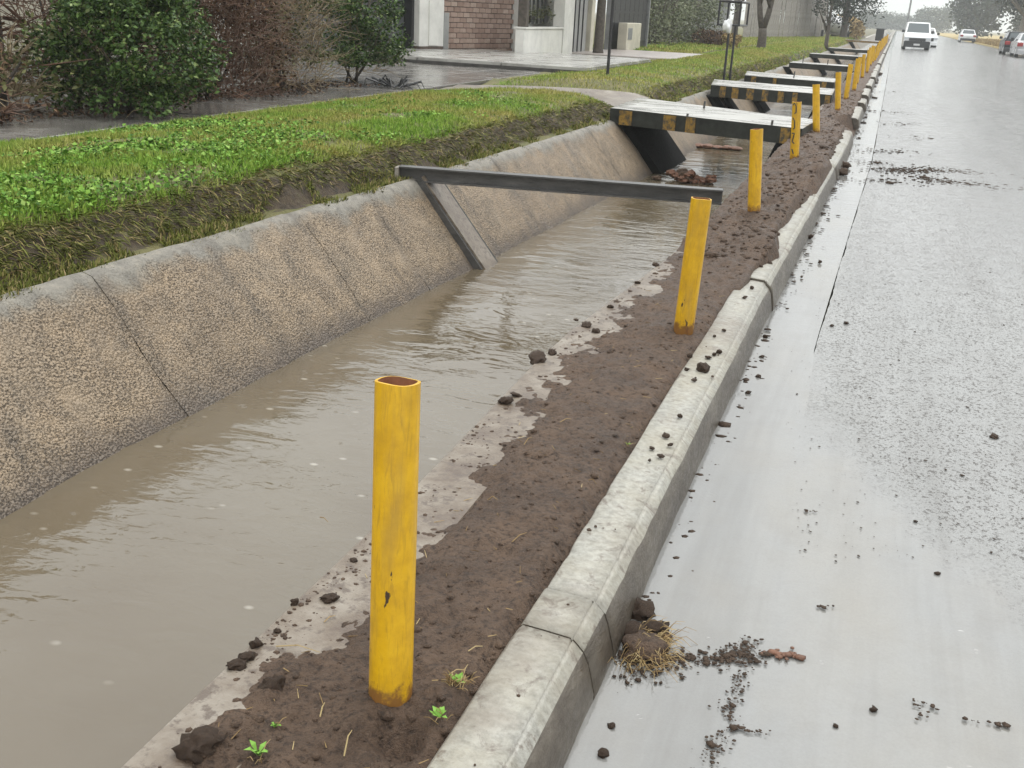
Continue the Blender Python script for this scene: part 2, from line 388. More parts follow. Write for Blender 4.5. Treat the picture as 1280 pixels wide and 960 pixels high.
def m_yellow():
    n = NTree('scratched_yellow_paint'); v = n.coord(rand=True); oi = n.new('ShaderNodeObjectInfo')
    a = n.noise(14, 5, 0.7, v)
    mp = n.new('ShaderNodeMapping'); mp.inputs['Rotation'].default_value = (0.6, 0.5, 0.3); mp.inputs['Scale'].default_value = (1, 1, 0.12)
    n.link(v, mp.inputs[0])
    scr = n.noise(90, 4, 0.7, mp.outputs[0], 0.8)
    col = n.ramp(a, [(0.3, (0.50, 0.275, 0.004)), (0.55, (0.63, 0.36, 0.006)), (0.75, (0.70, 0.42, 0.012))])
    col = n.mix(n.ramp(scr, [(0.50, 0.0), (0.70, 0.6)]), col, (0.33, 0.18, 0.012))
    col = n.mix(n.ramp(n.noise(5, 4, 0.6, n.coord(rand=True, scale=(3, 3, 0.6))), [(0.52, 0.0), (0.72, 0.4)]), col, (0.30, 0.19, 0.06))
    thr = n.maprange(oi.outputs['Random'], 0, 1, 0.0, 0.06)
    chip = n.ramp(n.math('ADD', n.noise(24, 4, 0.65, n.coord(rand=True, scale=(1, 1, 0.45))), thr), [(0.70, 0.0), (0.72, 1.0)])
    col = n.mix(chip, col, (0.05, 0.03, 0.018))
    z = n.xyz(2)
    rust = n.ramp(n.math('SUBTRACT', n.maprange(z, 0.0, 0.14, 0.75, 0.25), n.math('MULTIPLY', n.noise(30, 4, 0.7, v), 0.5)), [(0.32, 0.0), (0.42, 0.9)])
    col = n.mix(rust, col, (0.16, 0.065, 0.02))
    return n.done(col, n.ramp(scr, [(0.3, 0.28), (0.7, 0.5)]), n.bump(scr, 0.15, 0.003), 0.5)
def m_rust(name='rust', c0=(0.16, 0.055, 0.022), c1=(0.30, 0.12, 0.05)):
    n = NTree(name); a = n.noise(30, 5, 0.7)
    return n.done(n.ramp(a, [(0.3, c0), (0.7, c1)]), 0.7, n.bump(a, 0.4, 0.004))
def m_steel():
    n = NTree('weathered_steel'); v = n.coord(scale=(0.25, 1, 1)); a = n.noise(14, 6, 0.7, v); b = n.noise(60, 4, 0.7)
    col = n.ramp(a, [(0.3, (0.035, 0.034, 0.033)), (0.6, (0.085, 0.082, 0.078)), (0.8, (0.16, 0.15, 0.14))])
    return n.done(col, n.ramp(b, [(0.3, 0.25), (0.7, 0.5)]), n.bump(b, 0.3, 0.004), 0.6, 0.15)
def m_deck():
    n = NTree('wet_deck_concrete'); v = n.coord(scale=(0.6, 1.3, 1)); a = n.noise(2.6, 5, 0.6, v); b = n.noise(50, 3)
    col = n.ramp(a, [(0.3, (0.17, 0.16, 0.145)), (0.5, (0.36, 0.35, 0.325)), (0.75, (0.44, 0.43, 0.40))])
    return n.done(col, n.ramp(a, [(0.3, 0.16), (0.7, 0.4)]), n.bump(b, 0.08, 0.004), 0.5)
def m_stripe():
    n = NTree('worn_yellow_stripe'); a = n.noise(18, 5, 0.7, n.coord(rand=True))
    col = n.ramp(a, [(0.40, (0.045, 0.04, 0.03)), (0.55, (0.235, 0.135, 0.02)), (0.8, (0.34, 0.205, 0.035))])
    return n.done(col, 0.45, n.bump(a, 0.2, 0.004))
M = dict(
    kerb=m_kerb_top(), kface=m_kerb_face(), pit=m_pitted(), rim=m_rim(), lip=m_lip(), mud=m_mud(), water=m_water(), road=m_road(),
    puddle=m_puddle(), ground=m_ground(), bank=m_bank(), paving=m_paving(), yellow=m_yellow(), rust=m_rust(), steel=m_steel(),
    deck=m_deck(), stripe=m_stripe(),
    fascia=plain('black_painted_concrete', (0.022, 0.024, 0.02), 0.5, 0.5, 9, 0.3, 0.0, 0.3),
    darkconc=plain('dark_wet_concrete', (0.05, 0.046, 0.042), 0.5, 0.4, 7, 0.3),
    abut=plain('abutment_concrete', (0.26, 0.235, 0.20), 0.5, 0.3, 7, 0.4),
    whitewall=plain('stained_white_wall', (0.66, 0.65, 0.61), 0.6, 0.14, 2.5, 0.2),
    cream=plain('cream_wall', (0.50, 0.47, 0.38), 0.7, 0.15, 2.5, 0.2),
    greywall=plain('grey_wall', (0.30, 0.30, 0.29), 0.7, 0.2, 2.0, 0.2),
    brick=None, mortar=plain('dark_mortar', (0.10, 0.075, 0.062), 0.8, 0.3, 10, 0.3),
    blackmetal=plain('black_metal', (0.018, 0.018, 0.02), 0.4, 0.3, 8, 0.05),
    greymetal=plain('grey_metal', (0.20, 0.205, 0.21), 0.4, 0.2, 5, 0.05),
    glass=NTree('dark_glass').done((0.05, 0.065, 0.07), 0.06, None, 0.7),
    bark=plain('dark_bark', (0.075, 0.062, 0.05), 0.8, 0.5, 12, 0.8),
    twig=plain('reddish_twig', (0.135, 0.072, 0.045), 0.7, 0.5, 3, 0.2),
    twig2=plain('tan_twig', (0.25, 0.19, 0.11), 0.7, 0.5, 3, 0.2),
    greybark=plain('grey_bark', (0.16, 0.14, 0.115), 0.8, 0.35, 10, 0.6),
    roof=plain('roof_sheet', (0.25, 0.20, 0.17), 0.6, 0.2, 3, 0.1),
    slat=plain('dark_grey_slat', (0.075, 0.078, 0.082), 0.35, 0.2, 5, 0.05),
    roadmud=plain('thin_road_mud', (0.062, 0.043, 0.031), 0.8, 0.4, 40, 0.5, 0.0, 0.15),
    legshade=plain('shade_painted_abutment', (0.006, 0.006, 0.006), 0.9, 0.4, 7, 0.2, 0.0, 0.08),  # near-black colour paints in the shadow of the recess below the deck
    carwhite=plain('white_car_paint', (0.78, 0.79, 0.80), 0.18, 0.03, 2, 0.0),
    carsilver=plain('silver_car_paint', (0.42, 0.42, 0.43), 0.22, 0.05, 2, 0.0, 0.4),
    carblack=plain('dark_car_paint', (0.012, 0.014, 0.017), 0.3, 0.1, 2, 0.0, 0.0, 0.2),
    plastic=plain('black_plastic', (0.022, 0.023, 0.025), 0.5, 0.2, 6, 0.05),
    tyre=plain('tyre_rubber', (0.02, 0.02, 0.02), 0.75, 0.2, 8, 0.1),
    alloy=plain('wheel_rim', (0.40, 0.40, 0.41), 0.3, 0.1, 6, 0.0, 0.6),
    redlens=plain('red_lens', (0.28, 0.015, 0.015), 0.15, 0.05, 5, 0.0),
    clearlens=plain('clear_lens', (0.55, 0.57, 0.60), 0.08, 0.05, 5, 0.0),
    plate=plain('plate_white', (0.6, 0.6, 0.6), 0.4, 0.05, 5, 0.0),
    bag=plain('white_plastic_bag', (0.72, 0.72, 0.72), 0.35, 0.08, 10, 0.3),
    board=plain('weathered_board', (0.26, 0.24, 0.215), 0.8, 0.35, 5, 0.3),
    rubble=m_rust('brick_rubble', (0.055, 0.03, 0.02), (0.20, 0.09, 0.05)),
    straw=leafy('straw', [(0.0, (0.16, 0.10, 0.045)), (0.5, (0.29, 0.20, 0.09)), (1.0, (0.42, 0.33, 0.17))]),
    paintmark=plain('black_paint_mark', (0.03, 0.03, 0.03), 0.5, 0.3, 20, 0.0),
)
def m_brick():
    n = NTree('brown_stone_brick'); v = n.coord(rand=True); oi = n.new('ShaderNodeObjectInfo'); a = n.noise(9, 5, 0.7, v)
    col = n.ramp(oi.outputs['Random'], [(0.0, (0.27, 0.175, 0.135)), (0.5, (0.36, 0.25, 0.20)), (1.0, (0.44, 0.33, 0.27))])
    col = n.mix(n.ramp(a, [(0.4, 0.0), (0.75, 0.5)]), col, (0.20, 0.14, 0.11))
    return n.done(col, 0.6, n.bump(a, 0.5, 0.01))
M['brick'] = m_brick()

# ================================================================== the setting
KX = lerp_fn([0, 5.5, 8.1, 13.4, 23.5, 55, 400], [-.43, -.42, -.39, -.325, -.33, -.37, -.37])      # kerb foot on the road
LX = lerp_fn([0, 2.6, 4.3, 6.35, 12, 400], [-1.16, -1.15, -1.20, -1.08, -1.05, -1.05])             # ditch lip
FX = lerp_fn([0, 3.7, 5.6, 7.9, 13.9, 22, 45, 400], [-3.62, -3.61, -3.58, -3.48, -3.36, -3.25, -3.15, -3.15])   # top of the far ditch wall
WZ = -0.5           # water level
LIPZ = 0.14

def ysteps(a, b, k=0.05, mn=0.05):
    r = [a]
    while r[-1] < b: r.append(r[-1] + max(mn, k * r[-1]))
    r[-1] = b; return np.array(r)

# ground: one sheet to the horizon, with a trench where the ditch runs
ys = np.array([-40, 0, 5, 10, 20, 40, 80, 160, 320, 700, 1500.0])
prof = [(-1500, .12), (-300, .12), (-60, .14), (-12, .16), (-6.0, .10), (-4.4, -.3), (-4.2, -1.1), (-0.7, -1.1), (-0.45, -.07), (9.0, -.07), (9.4, -.02), (14, .05), (60, .1), (300, .1), (1500, .1)]
V = [(x, y, z) for y in ys for x, z in prof]
tag(fast_obj('ground', V, grid_faces(len(ys), len(prof)), M['ground']), kind='structure')

# road: gutter strip, joint, wet carriageway with a slight crown; 'wet' says where the water film stands
edge_px = [(1066, 214), (1058, 262), (1042, 330), (1024, 395), (1016, 440), (1024, 500), (1070, 570), (1130, 625), (1215, 690), (1300, 760), (1420, 850)]
pe = [at_z(px, py, 0.012) for px, py in edge_px]
ey = np.array([p[1] for p in pe][::-1]); ex = np.array([p[0] for p in pe][::-1])
def wet_at(x, y):
    xr = np.where(y > ey[0], np.interp(y, ey, ex), ex[0] + (ey[0] - y) * 1.5)
    xr = np.where(y > 5.2, np.minimum(xr, KX(y) + 0.285), xr)
    return np.clip(0.5 + (xr - x) / 0.55, 0, 1)
ys = np.concatenate([ysteps(-6, 0.5, 0, 0.5)[:-1], ysteps(0.5, 14, 0.006, 0.045)[:-1], ysteps(14, 420, 0.03, 0.4)])
offs = np.concatenate([[0.277], np.arange(0.34, 2.6, 0.07), [3.0, 3.6, 4.6, 6.2, 7.8, 8.8, 9.4]])
Y, O = np.meshgrid(ys, offs, indexing='ij'); X = KX(Y) + O
X[:, 0] += 0.012 * (vn(ys * 2.3, 0.7, 15) - 0.5) + 0.008 * (vn(ys * 11, 0.7, 16) - 0.5)
Z = 0.004 + 0.05 * np.sin(np.maximum(0, O - .277) / 9.1 * math.pi) * np.clip((Y - 2) / 25, 0, 1)
rd = tag(fast_obj('road', np.stack([X.ravel(), Y.ravel(), Z.ravel()], 1), grid_faces(len(ys), len(offs)), M['road'], smooth=True), kind='structure')
wa = rd.data.attributes.new('wet', 'FLOAT', 'POINT'); wa.data.foreach_set('value', wet_at(X, Y).ravel().astype(np.float32))
ys = ysteps(-6, 420, 0.04, 0.4); V = []
for y in ys:
    for o_ in (-0.03, 0.27): V.append((KX(y) + o_, y, -0.002))
tag(fast_obj('gutter', V, grid_faces(len(ys), 2), M['puddle']), kind='structure')
# water standing over the gutter and its joint
yy = np.linspace(-4, 5.3, 90); V = []
for y in yy:
    wd_ = 0.31 - 0.05 * max(0, (y - 4.3)) + 0.03 * (vn(y * 3.1, 0.5, 3) - 0.5)
    for t in np.linspace(0, 1, 4): V.append((KX(y) - 0.02 + t * (wd_ + .02), y, 0.0065 - (0.0022 if t == 1 else 0)))
tag(fast_obj('puddle', V, grid_faces(len(yy), 4), M['puddle'], smooth=True), kind='structure')

# kerb of cast blocks
kerb = tag(empty('kerb'), kind='structure')
KP = [(0.0, -0.06), (-0.004, 0.03), (-0.018, 0.105), (-0.03, 0.135), (-0.047, 0.152), (-0.060, 0.158), (-0.063, 0.1525), (-0.066, 0.1605), (-0.135, 0.163), (-0.185, 0.165), (-0.192, 0.158), (-0.195, -0.06)]
blocks = [(-1.0, 2.073), (2.0755, 2.252), (2.2548, 5.885), (5.889, 9.2), (9.21, 11.35), (11.37, 15.4), (17.6, 20.3), (21.3, 22.6), (23.6, 26.2), (27.5, 31), (32.5, 37), (37.03, 43), (44.5, 52), (52.05, 60), (62, 75), (75.1, 90), (90.1, 120), (120.1, 160)]
random.seed(4)
for i, (a, b) in enumerate(blocks):
    n = max(2, int((b - a) / 0.05)) if b < 12 else max(2, int((b - a) / 0.5))
    dz = random.uniform(-0.006, 0.006); dx = random.uniform(-0.006, 0.006)
    V = []; 
    yy = np.linspace(a, b, n)
    for j, y in enumerate(yy):
        inset = 0.003 if j in (0, n - 1) else 0.0
        for k, (px_, pz) in enumerate(KP):
            kk = 5 if 5 <= k <= 7 else k
            wob = 0.006 * (vn(y * 7, kk * 1.7, 11) - 0.5) + 0.012 * (vn(y * 1.3, kk * 0.3, 12) - 0.5)
            edge = 0.012 * max(0, vn(y * 15, 0.3, 13) - 0.62) * 2.5 if k in (3, 4, 9, 10) else 0
            V.append((KX(y) + px_ + dx + wob * (1 if 0 < k < 11 else 0), y, pz + (dz + wob * 0.7 - edge - inset if 0 < k < 11 else 0)))
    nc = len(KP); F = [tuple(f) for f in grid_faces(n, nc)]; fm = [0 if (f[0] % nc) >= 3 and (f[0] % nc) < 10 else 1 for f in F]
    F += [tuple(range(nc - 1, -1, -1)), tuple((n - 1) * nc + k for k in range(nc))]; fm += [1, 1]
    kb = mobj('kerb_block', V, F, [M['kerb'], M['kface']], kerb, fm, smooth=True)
    for pg in kb.data.polygons[-2:]: pg.use_smooth = False

ring = MB(); pm = at_z(1043, 168, .167)
ring.tube([(pm[0] + .045 * math.cos(a), pm[1] + .22 * math.sin(a), .164) for a in np.linspace(0.3, 6.1, 14)], .007, 5)
ring.build('paint_mark', M['paintmark'], kerb)

# ditch: lining under everything, far wall of cast panels
ys = ysteps(-3, 400, 0.06, 0.5)
V = []
for y in ys:
    f, l = FX(y), LX(y)
    for x, z in [(f - 0.4, .09), (f + 0.0, .09), (f + 0.60, -0.95), (l - 0.62, -0.95), (l - 0.30, WZ - .05), (l - 0.018, LIPZ - 0.03), (l, LIPZ), (l + 0.20, LIPZ + .003), (l + 0.25, 0.02), (-0.52, -0.06)]:
        V.append((x, y, z))
nc = 10; F = grid_faces(len(ys), nc)
tag(mobj('ditch_lining', V, F, [M['abut'], M['lip']], None, [1 if 5 <= (f[0] % nc) <= 8 else 0 for f in F]), kind='structure')
wall = tag(empty('ditch_wall'), kind='structure')
def wall_pt(y, t, lift=0.0):
    """t = 0 at the top of the sloping wall, 1 under water"""
    f = FX(y); x = f + 0.62 * t; z = 0.14 - 0.76 * t
    nx, nz = 0.775, 0.632
    return (x + nx * lift, y, z + nz * lift)
edges = [-1.2, 0.1, 1.3, 2.3, 3.3, 4.28, 5.27, 6.25, 7.2, 8.1, 8.62, 9.7, 10.8, 11.9, 13.0, 14.3, 15.6, 17, 18.4, 19.8, 21.2, 22.6, 24, 26, 28, 30, 33, 36, 40, 45, 50, 60, 75, 100]
for i in range(len(edges) - 1):
    a, b = edges[i] + 0.0003, edges[i + 1] - 0.0003
    near = b < 14
    nr, nc2 = (22, 20) if near else (6, 8)
    base = 0.02 + random.uniform(-0.002, 0.002)
    V = []; yy = np.linspace(a, b, nr); tt = np.concatenate([[0], np.linspace(0.01, 1, nc2 - 1)])
    wob = 0.02 * (random.random() - 0.5)
    for j, y in enumerate(yy):
        for k, t in enumerate(tt):
            edge = 0.0035 * (0.0 + vn(t * 9, i * 2.3 + j, 37)) if (j in (0, nr - 1)) else 0
            rel = 0.010 * (fbm(y * 9, t * 8, 21, 3) - 0.5) + 0.03 * (vn(y * 1.1, t * 2, 23) - 0.5)
            crack = 0.02 * max(0, (vn(y * 5 + t * 2.2, t * 1.3, 29) - 0.8)) * 5 if near else 0
            jy = y + (0.05 * (vn(t * 3.5, (i + (1 if j else 0)) * 3.7, 31) - 0.5) if j in (0, nr - 1) else 0)
            lift = base + rel - edge - crack
            p = list(wall_pt(jy, t, lift))
            if k == 0: p[0] -= 0.055 + 0.02 * (vn(y * 6, 2.2, 33) - 0.5); p[2] += 0.01
            V.append(p)
    F = grid_faces(nr, nc2); F = F[:, ::-1]
    tl = 0.10 + 0.06 * (vn(yy * 2.0, 3.3 + i, 35)) + (0.10 if i in (4, 5) else 0)
    fm = [0 if tt[f.min() % nc2] < tl[f.min() // nc2] else 1 for f in F]
    po = mobj('concrete_panel', V, F, M['pit'], wall, None, smooth=True)
    ja = po.data.attributes.new('joint', 'FLOAT', 'POINT')
    ja.data.foreach_set('value', np.repeat(np.clip(1 - np.minimum(yy - a, b - yy) / 0.13, 0, 1), nc2).astype(np.float32))

# ditch water
ys = ysteps(-3, 400, 0.05, 0.3); V = []
for y in ys:
    for x in (FX(y) + 0.42, (FX(y) + LX(y)) / 2, LX(y) - 0.24): V.append((x, y, WZ))
tag(fast_obj('water', V, grid_faces(len(ys), 3), M['water']), kind='structure')

# mud verge between ditch lip and kerb
def mud_z(x, y):
    l = LX(y); k = KX(y) - 0.19
    t = (x - l) / (k - l)                                   # 0 lip .. 1 kerb
    big = fbm(x * 3.1, y * 2.3, 41, 4) - 0.5
    fine = fbm(x * 26, y * 22, 43, 4, 0.6) - 0.5
    edge = 0.20 + 0.22 * (vn(y * 1.7, 0.4, 44) - 0.5) + 0.16 * (vn(y * 6, 0.4, 45) - 0.5)
    edge = np.where(y > 6.5, edge * 0.3, edge) - np.clip((1.95 - y) * 0.10, -0.03, 0.06)
    med = fbm(x * 9, y * 8, 42, 4, 0.6) - 0.5
    z = LIPZ + np.clip((t - edge) * 0.085, -0.05, 0.028) + 0.026 * big + 0.040 * med + 0.024 * fine
    z = z - 0.03 * np.clip((t - 0.93) / 0.07, 0, 1) * (y < 5.6)
    churn = np.clip((y - 5.6) / 1.2, 0, 1) * np.clip((18.5 - y) / 2, 0, 1)
    z = z + churn * (0.02 + 0.05 * (fbm(x * 14, y * 11, 48, 3, 0.6) - 0.5) + 0.085 * (fbm(x * 4.2, y * 3.4, 47, 4, 0.6) - 0.38) + 0.04 * np.clip(t - 0.6, 0, 0.6))
    far = np.clip((y - 16) / 6, 0, 1)
    z = z + far * 0.09 * (fbm(x * 4, y * 1.6, 49, 4, 0.6) - .35)
    # clods piled against the kerb and spilled over it
    for cy, sy, h in ((6.6, 0.35, 0.04), (8.3, 0.5, 0.03), (10.4, 0.9, 0.075), (16.5, 1.0, 0.02)):
        z = z + h * np.exp(-((y - cy) / sy) ** 2) * np.clip((t - 0.45) * 2, 0, 1.0)
    # holes and mounds round the first bollard
    for (hx, hy, r, h) in mud_bumps:
        z = z + h * np.exp(-(((x - hx) ** 2 + (y - hy) ** 2) / r ** 2))
    over = np.clip((x - (KX(y) - 0.165) - 0.05 * (vn(y * 4.3, 1.7, 57) - 0.4) - 0.07 * np.exp(-((y - 10.2) / 1.3) ** 2) - 0.07 * np.exp(-((y - 6.6) / 0.35) ** 2)) / 0.07, 0, 1)
    z = z - over * (0.06 + 0.16 * (1 - np.exp(-((y - 10.2) / 1.6) ** 2)))
    z = np.where((y > 15.5) & (y < 17.5), np.minimum(z, 0.15 - np.clip((t - .6), 0, .8) * 0.28), z)
    return z
mud_bumps = []
for px, py, r, h in [(255, 930, .045, .035), (335, 868, .04, .04), (500, 925, .05, -.055), (385, 900, .045, -.015), (420, 940, .06, -.02), (300, 905, .05, .02), (445, 900, .05, .02), (540, 880, .05, .02), (655, 500, .04, .02)]:
    p = at_z(px, py, 0.155); mud_bumps.append((p[0], p[1], r, h))
ys = ysteps(0.95, 130, 0.0045, 0.006); nc = 100
tt = np.linspace(-0.06, 1.32, nc)
Y, T = np.meshgrid(ys, tt, indexing='ij')
LXY = LX(Y); X = LXY + T * (KX(Y) - 0.19 - LXY)
X = np.where(T > 1.02, X * 1.0, X)
Z = mud_z(X, Y)
Z = np.where(T < 0, LIPZ - 0.05, Z)
Z = np.where(T > 1.27, np.minimum(Z, 0.05), Z)
tag(fast_obj('mud_verge', np.stack([X.ravel(), Y.ravel(), Z.ravel()], 1), grid_faces(len(ys), nc), M['mud'], smooth=True), kind='structure')
def mudz1(x, y): return float(mud_z(np.array([x]), np.array([y]))[0])

# grass bank between ditch and footpath
SWX = -6.3
def bank_z(x, y):
    d = FX(y) - x
    e = d + 0.16 * (fbm(y * 1.1, 0.2, 51, 3) - 0.5) + 0.10 * (fbm(x * 7, y * 7, 52, 3) - 0.5)
    z = np.interp(e, [0.0, 0.05, 0.16, 0.22, 0.31, 0.42, 0.65, 1.15, 1.9, 2.75], [0.10, 0.135, 0.160, 0.245, 0.350, 0.395, 0.430, 0.450, 0.410, 0.335])
    z = z + 0.055 * (fbm(x * 3, y * 3, 53, 4) - 0.5) * np.clip(d * 4, 0, 1)
    gap = np.clip(1 - np.abs(y - 16.2) / 1.6, 0, 1)                     # the path down to the footbridge
    gap = np.clip(gap * 2.2, 0, 1)
    z = z * (1 - gap) + gap * np.interp(d, [0, 0.1, 0.5, 2.7], [0.16, 0.20, 0.245, 0.27])
    return z
ys = ysteps(0.6, 135, 0.012, 0.03); xs_d = np.concatenate([np.linspace(0.0, 0.75, 34), np.linspace(0.8, 2.78, 26)])
Y, Dd = np.meshgrid(ys, xs_d, indexing='ij'); X = FX(Y) - 0.015 - Dd * (np.clip((FX(Y) - 0.015 - SWX + 0.05), 1, 9) / 2.78)
Z = bank_z(X, Y)
tag(fast_obj('grass_bank', np.stack([X.ravel(), Y.ravel(), Z.ravel()], 1), grid_faces(len(ys), len(xs_d))[:, ::-1], M['bank'], smooth=True), kind='structure')

# footpath of wet paving slabs, and the raised crossing slab behind it
SWZ = 0.345
sw = MB()
sw.box(-8.9, SWX, -2, 14.0, 0.05, SWZ - 0.035)
sw.box(-12.0, SWX, 14.0, 20.9, 0.05, SWZ - 0.0353)
sidewalk = tag(sw.build('footpath', M['darkconc']), kind='structure')
random.seed(9)
def slab(x0, x1, y0, y1, z0, z1, parent, m, g=0.006):
    o = MB().cbox(x0 + g - (x0 + x1) / 2, x1 - g - (x0 + x1) / 2, y0 + g - (y0 + y1) / 2, y1 - g - (y0 + y1) / 2, z0, z1, 0.006).build('paving_slab', m, parent)
    o.location = ((x0 + x1) / 2, (y0 + y1) / 2, random.uniform(-0.004, 0.004)); o.rotation_euler = (random.uniform(-.004, .004), random.uniform(-.004, .004), 0)
    return o
yb = np.arange(-2, 20.95, 1.145)
for j in range(len(yb) - 1):
    xe = [-6.3, -7.15, -8.0, -8.88] if yb[j] < 13.5 else [-6.3, -7.25, -8.2, -9.15, -10.1, -11.0, -11.95]
    for k in range(len(xe) - 1):
        slab(xe[k + 1], xe[k], yb[j], yb[j + 1], SWZ - 0.045, SWZ, sidewalk, M['paving'], 0.009)
rp = tag(MB().box(-11.0, -5.55, 20.95, 27.2, 0.05, SWZ + 0.06).build('crossing_path', M['darkconc']), kind='structure')
for j, (a, b) in enumerate(((20.97, 23.0), (23.0, 25.1), (25.1, 27.15))):
    for k, (c, d) in enumerate(((-7.3, -5.57), (-9.1, -7.3), (-10.95, -9.1))):
        slab(c, d, a, b, SWZ + 0.03, SWZ + 0.115, rp, M['deck'], 0.012)
gp = tag(MB().cbox(-8.6, -5.6, 30.2, 35.4, 0.1, SWZ + 0.05, 0.02).build('gate_path', plain('pinkish_path_concrete', (0.36, 0.32, 0.295), 0.35, 0.2, 3, 0.2)), kind='structure')
bp = MB(); 
V = []
for y in np.linspace(15.35, 17.3, 9):
    for x in np.linspace(-6.28, FX(y) - 0.2, 14):
        V.append((x, y + 0.15 * math.sin(x * 2) + (x + 3.6) * 0.45, float(bank_z(np.array([x]), np.array([y]))[0]) + 0.045 + 0.02 * (vn(x * 5, y * 5, 61) - .5)))
tag(mobj('bridge_path', V, grid_faces(9, 14), M['lip'], smooth=True), kind='structure')
yard = MB().box(-40, -8.9, -2, 13.98, 0.05, 0.33).box(-40, -12.0, 14.0, 28, 0.05, 0.328).box(-8.9, -6.3, 27.25, 30, 0.05, .36).box(-40, -8.65, 28.02, 140, .05, .34).box(-8.64, -6.2, 35.5, 140, .05, .345)
tag(yard.build('yard', M['bank']), kind='structure')
# far verge of the road
vg = MB().prism([(9.02, -.05), (9.05, .12), (9.25, .13), (9.27, .06), (40, .15), (40, -.05)], 'y', 95, 420)
tag(vg.build('far_verge', plain('dry_grass_soil', (0.36, 0.27, 0.10), 0.9, 0.35, 1.5, 0.5)), kind='structure')

# ================================================================== yellow pipe bollards
def make_pipe(h, r, seed, seg=28):
    rnd = random.Random(seed); t = 0.006
    V = []; F = []; fm = []
    rows = [(-0.12, r)] + [(h * k / 6, r) for k in range(7)]
    for z, rr in rows:
        for k in range(seg):
            a = 2 * math.pi * k / seg
            dent = 1 + 0.010 * math.sin(a * 2 + seed) * (z / max(h, .1)) + 0.002 * math.sin(a * 3 + z * 9 + seed)
            cut = (0.002 * math.sin(a + seed) + 0.0012 * math.sin(3 * a)) if z == rows[-1][0] else 0
            V.append((rr * dent * math.cos(a), rr * dent * math.sin(a), z + cut))
    n = len(rows)
    for i in range(n - 1):
        for k in range(seg):
            F.append((i * seg + k, i * seg + (k + 1) % seg, (i + 1) * seg + (k + 1) % seg, (i + 1) * seg + k)); fm.append(0)
    return V, F, fm, (n - 1) * seg, t
def bollard(x, y, z, h, r, lean_x, lean_y, seed, label, group):
    V, F, fm, top, t = make_pipe(h, r, seed)
    seg = 28
    e = empty('pipe_bollard', (x, y, z)); e.rotation_euler = (lean_y, lean_x, seed * 1.3)
    # lean is about world axes: compose so that the spin comes first
    e.rotation_euler = (Matrix.Rotation(lean_x, 3, 'Y') @ Matrix.Rotation(lean_y, 3, 'X') @ Matrix.Rotation(seed * 1.3, 3, 'Z')).to_euler()
    tag(e, label, 'bollard', group)
    mobj('pipe', V, F, M['yellow'], e, fm, smooth=True)
    # rim and rusty bore
    B = []; G = []
    prof = [(0, 0), (-t, 0.0005), (-t, -0.16)]
    for dr, dz in prof:
        for k in range(seg):
            vx, vy, vz = V[top + k]; rr = math.hypot(vx, vy); s_ = (rr + dr) / rr
            B.append((vx * s_, vy * s_, vz + dz))
    for i in range(2):
        for k in range(seg): G.append((i * seg + k, i * seg + (k + 1) % seg, (i + 1) * seg + (k + 1) % seg, (i + 1) * seg + k))
    G.append(tuple(2 * seg + k for k in range(seg)))
    mobj('bore', B, G, [M['rust'], M['yellow']], e, [1] * seg + [0] * (seg + 1), smooth=False)
    return e
bl = [((488, 872), (498, 470), 'tall yellow pipe bollard with open rusty top standing among the weed sprouts'),
      ((854, 416), (877, 248), 'leaning yellow pipe bollard beside the right end of the steel beam'),
      ((941, 276), (945, 161), 'yellow pipe bollard in churned mud between the steel beam and first footbridge'),
      ((992, 204), (996, 127), 'yellow pipe bollard with black scrawled marks at the near corner of the first footbridge'),
      ((1020, 168), (1020, 105), 'yellow pipe bollard standing in front of the pale deck end of first footbridge'),
      ((1047, 139), (1048, 90), 'yellow pipe bollard in front of the second footbridge deck end')]
bys = []
for i, (b, t, lab) in enumerate(bl):
    p = at_z(b[0], b[1], 0.16); q = at_y(t[0], t[1], p[1] + (0 if i else 0.108)); h = q[2] - p[2]
    lx = math.atan2(q[0] - p[0], h)
    gz = mudz1(p[0], p[1])
    e = bollard(p[0], p[1], gz, h + (0.16 - gz), 0.0445, lx, 0.0 if i else -0.16, i * 7 + 3, lab, None if i < 6 else None)
    e['group'] = 'yellow pipe bollards along the ditch'; bys.append(p[1])
    if i == 3:      # black brush marks on the fourth bollard
        for zc, pts in ((0.50, [(-.6, .03), (-.2, .05), (.2, .02), (.25, -.04), (-.1, -.05)]), (0.36, [(-.4, .05), (.0, .02), (.1, -.05), (-.3, -.06)]), (0.21, [(-.5, .05), (.1, .05), (-.3, -.03), (.2, -.05)]), (0.09, [(-.3, .02), (.1, -.03)])):
            mk = MB(); base = -math.pi / 2 - 0.25
            for a, b_ in zip(pts[:-1], pts[1:]):
                for s_ in range(2):
                    pass
                r = 0.0455; w_ = 0.006
                a0, z0, a1, z1 = base + a[0], zc + a[1], base + b_[0], zc + b_[1]
                P0 = Vector((r * math.cos(a0), r * math.sin(a0), z0)); P1 = Vector((r * math.cos(a1), r * math.sin(a1), z1))
                mk.tube([P0, (P0 + P1) / 2 * 1.004, P1], w_, 5)
            o = mk.build('paint_mark', M['paintmark'], e); o.rotation_euler = (0, 0, -(i * 7 + 3) * 1.3)
            o['label'] = 'black scrawled brush mark'
random.seed(21)
y = 21.6
while y < 104:
    x = -0.69 + random.uniform(-0.03, 0.03) + (0.02 if y > 30 else 0)
    bollard(x, y, mudz1(x, y), random.uniform(0.58, 0.66), 0.0445, random.uniform(-.06, .04), random.uniform(-.03, .03), int(y * 3) + 5,
            'yellow pipe bollard in the far row along the kerb beyond the second footbridge', 'yellow pipe bollards along the ditch')
    y += random.uniform(2.9, 3.5)

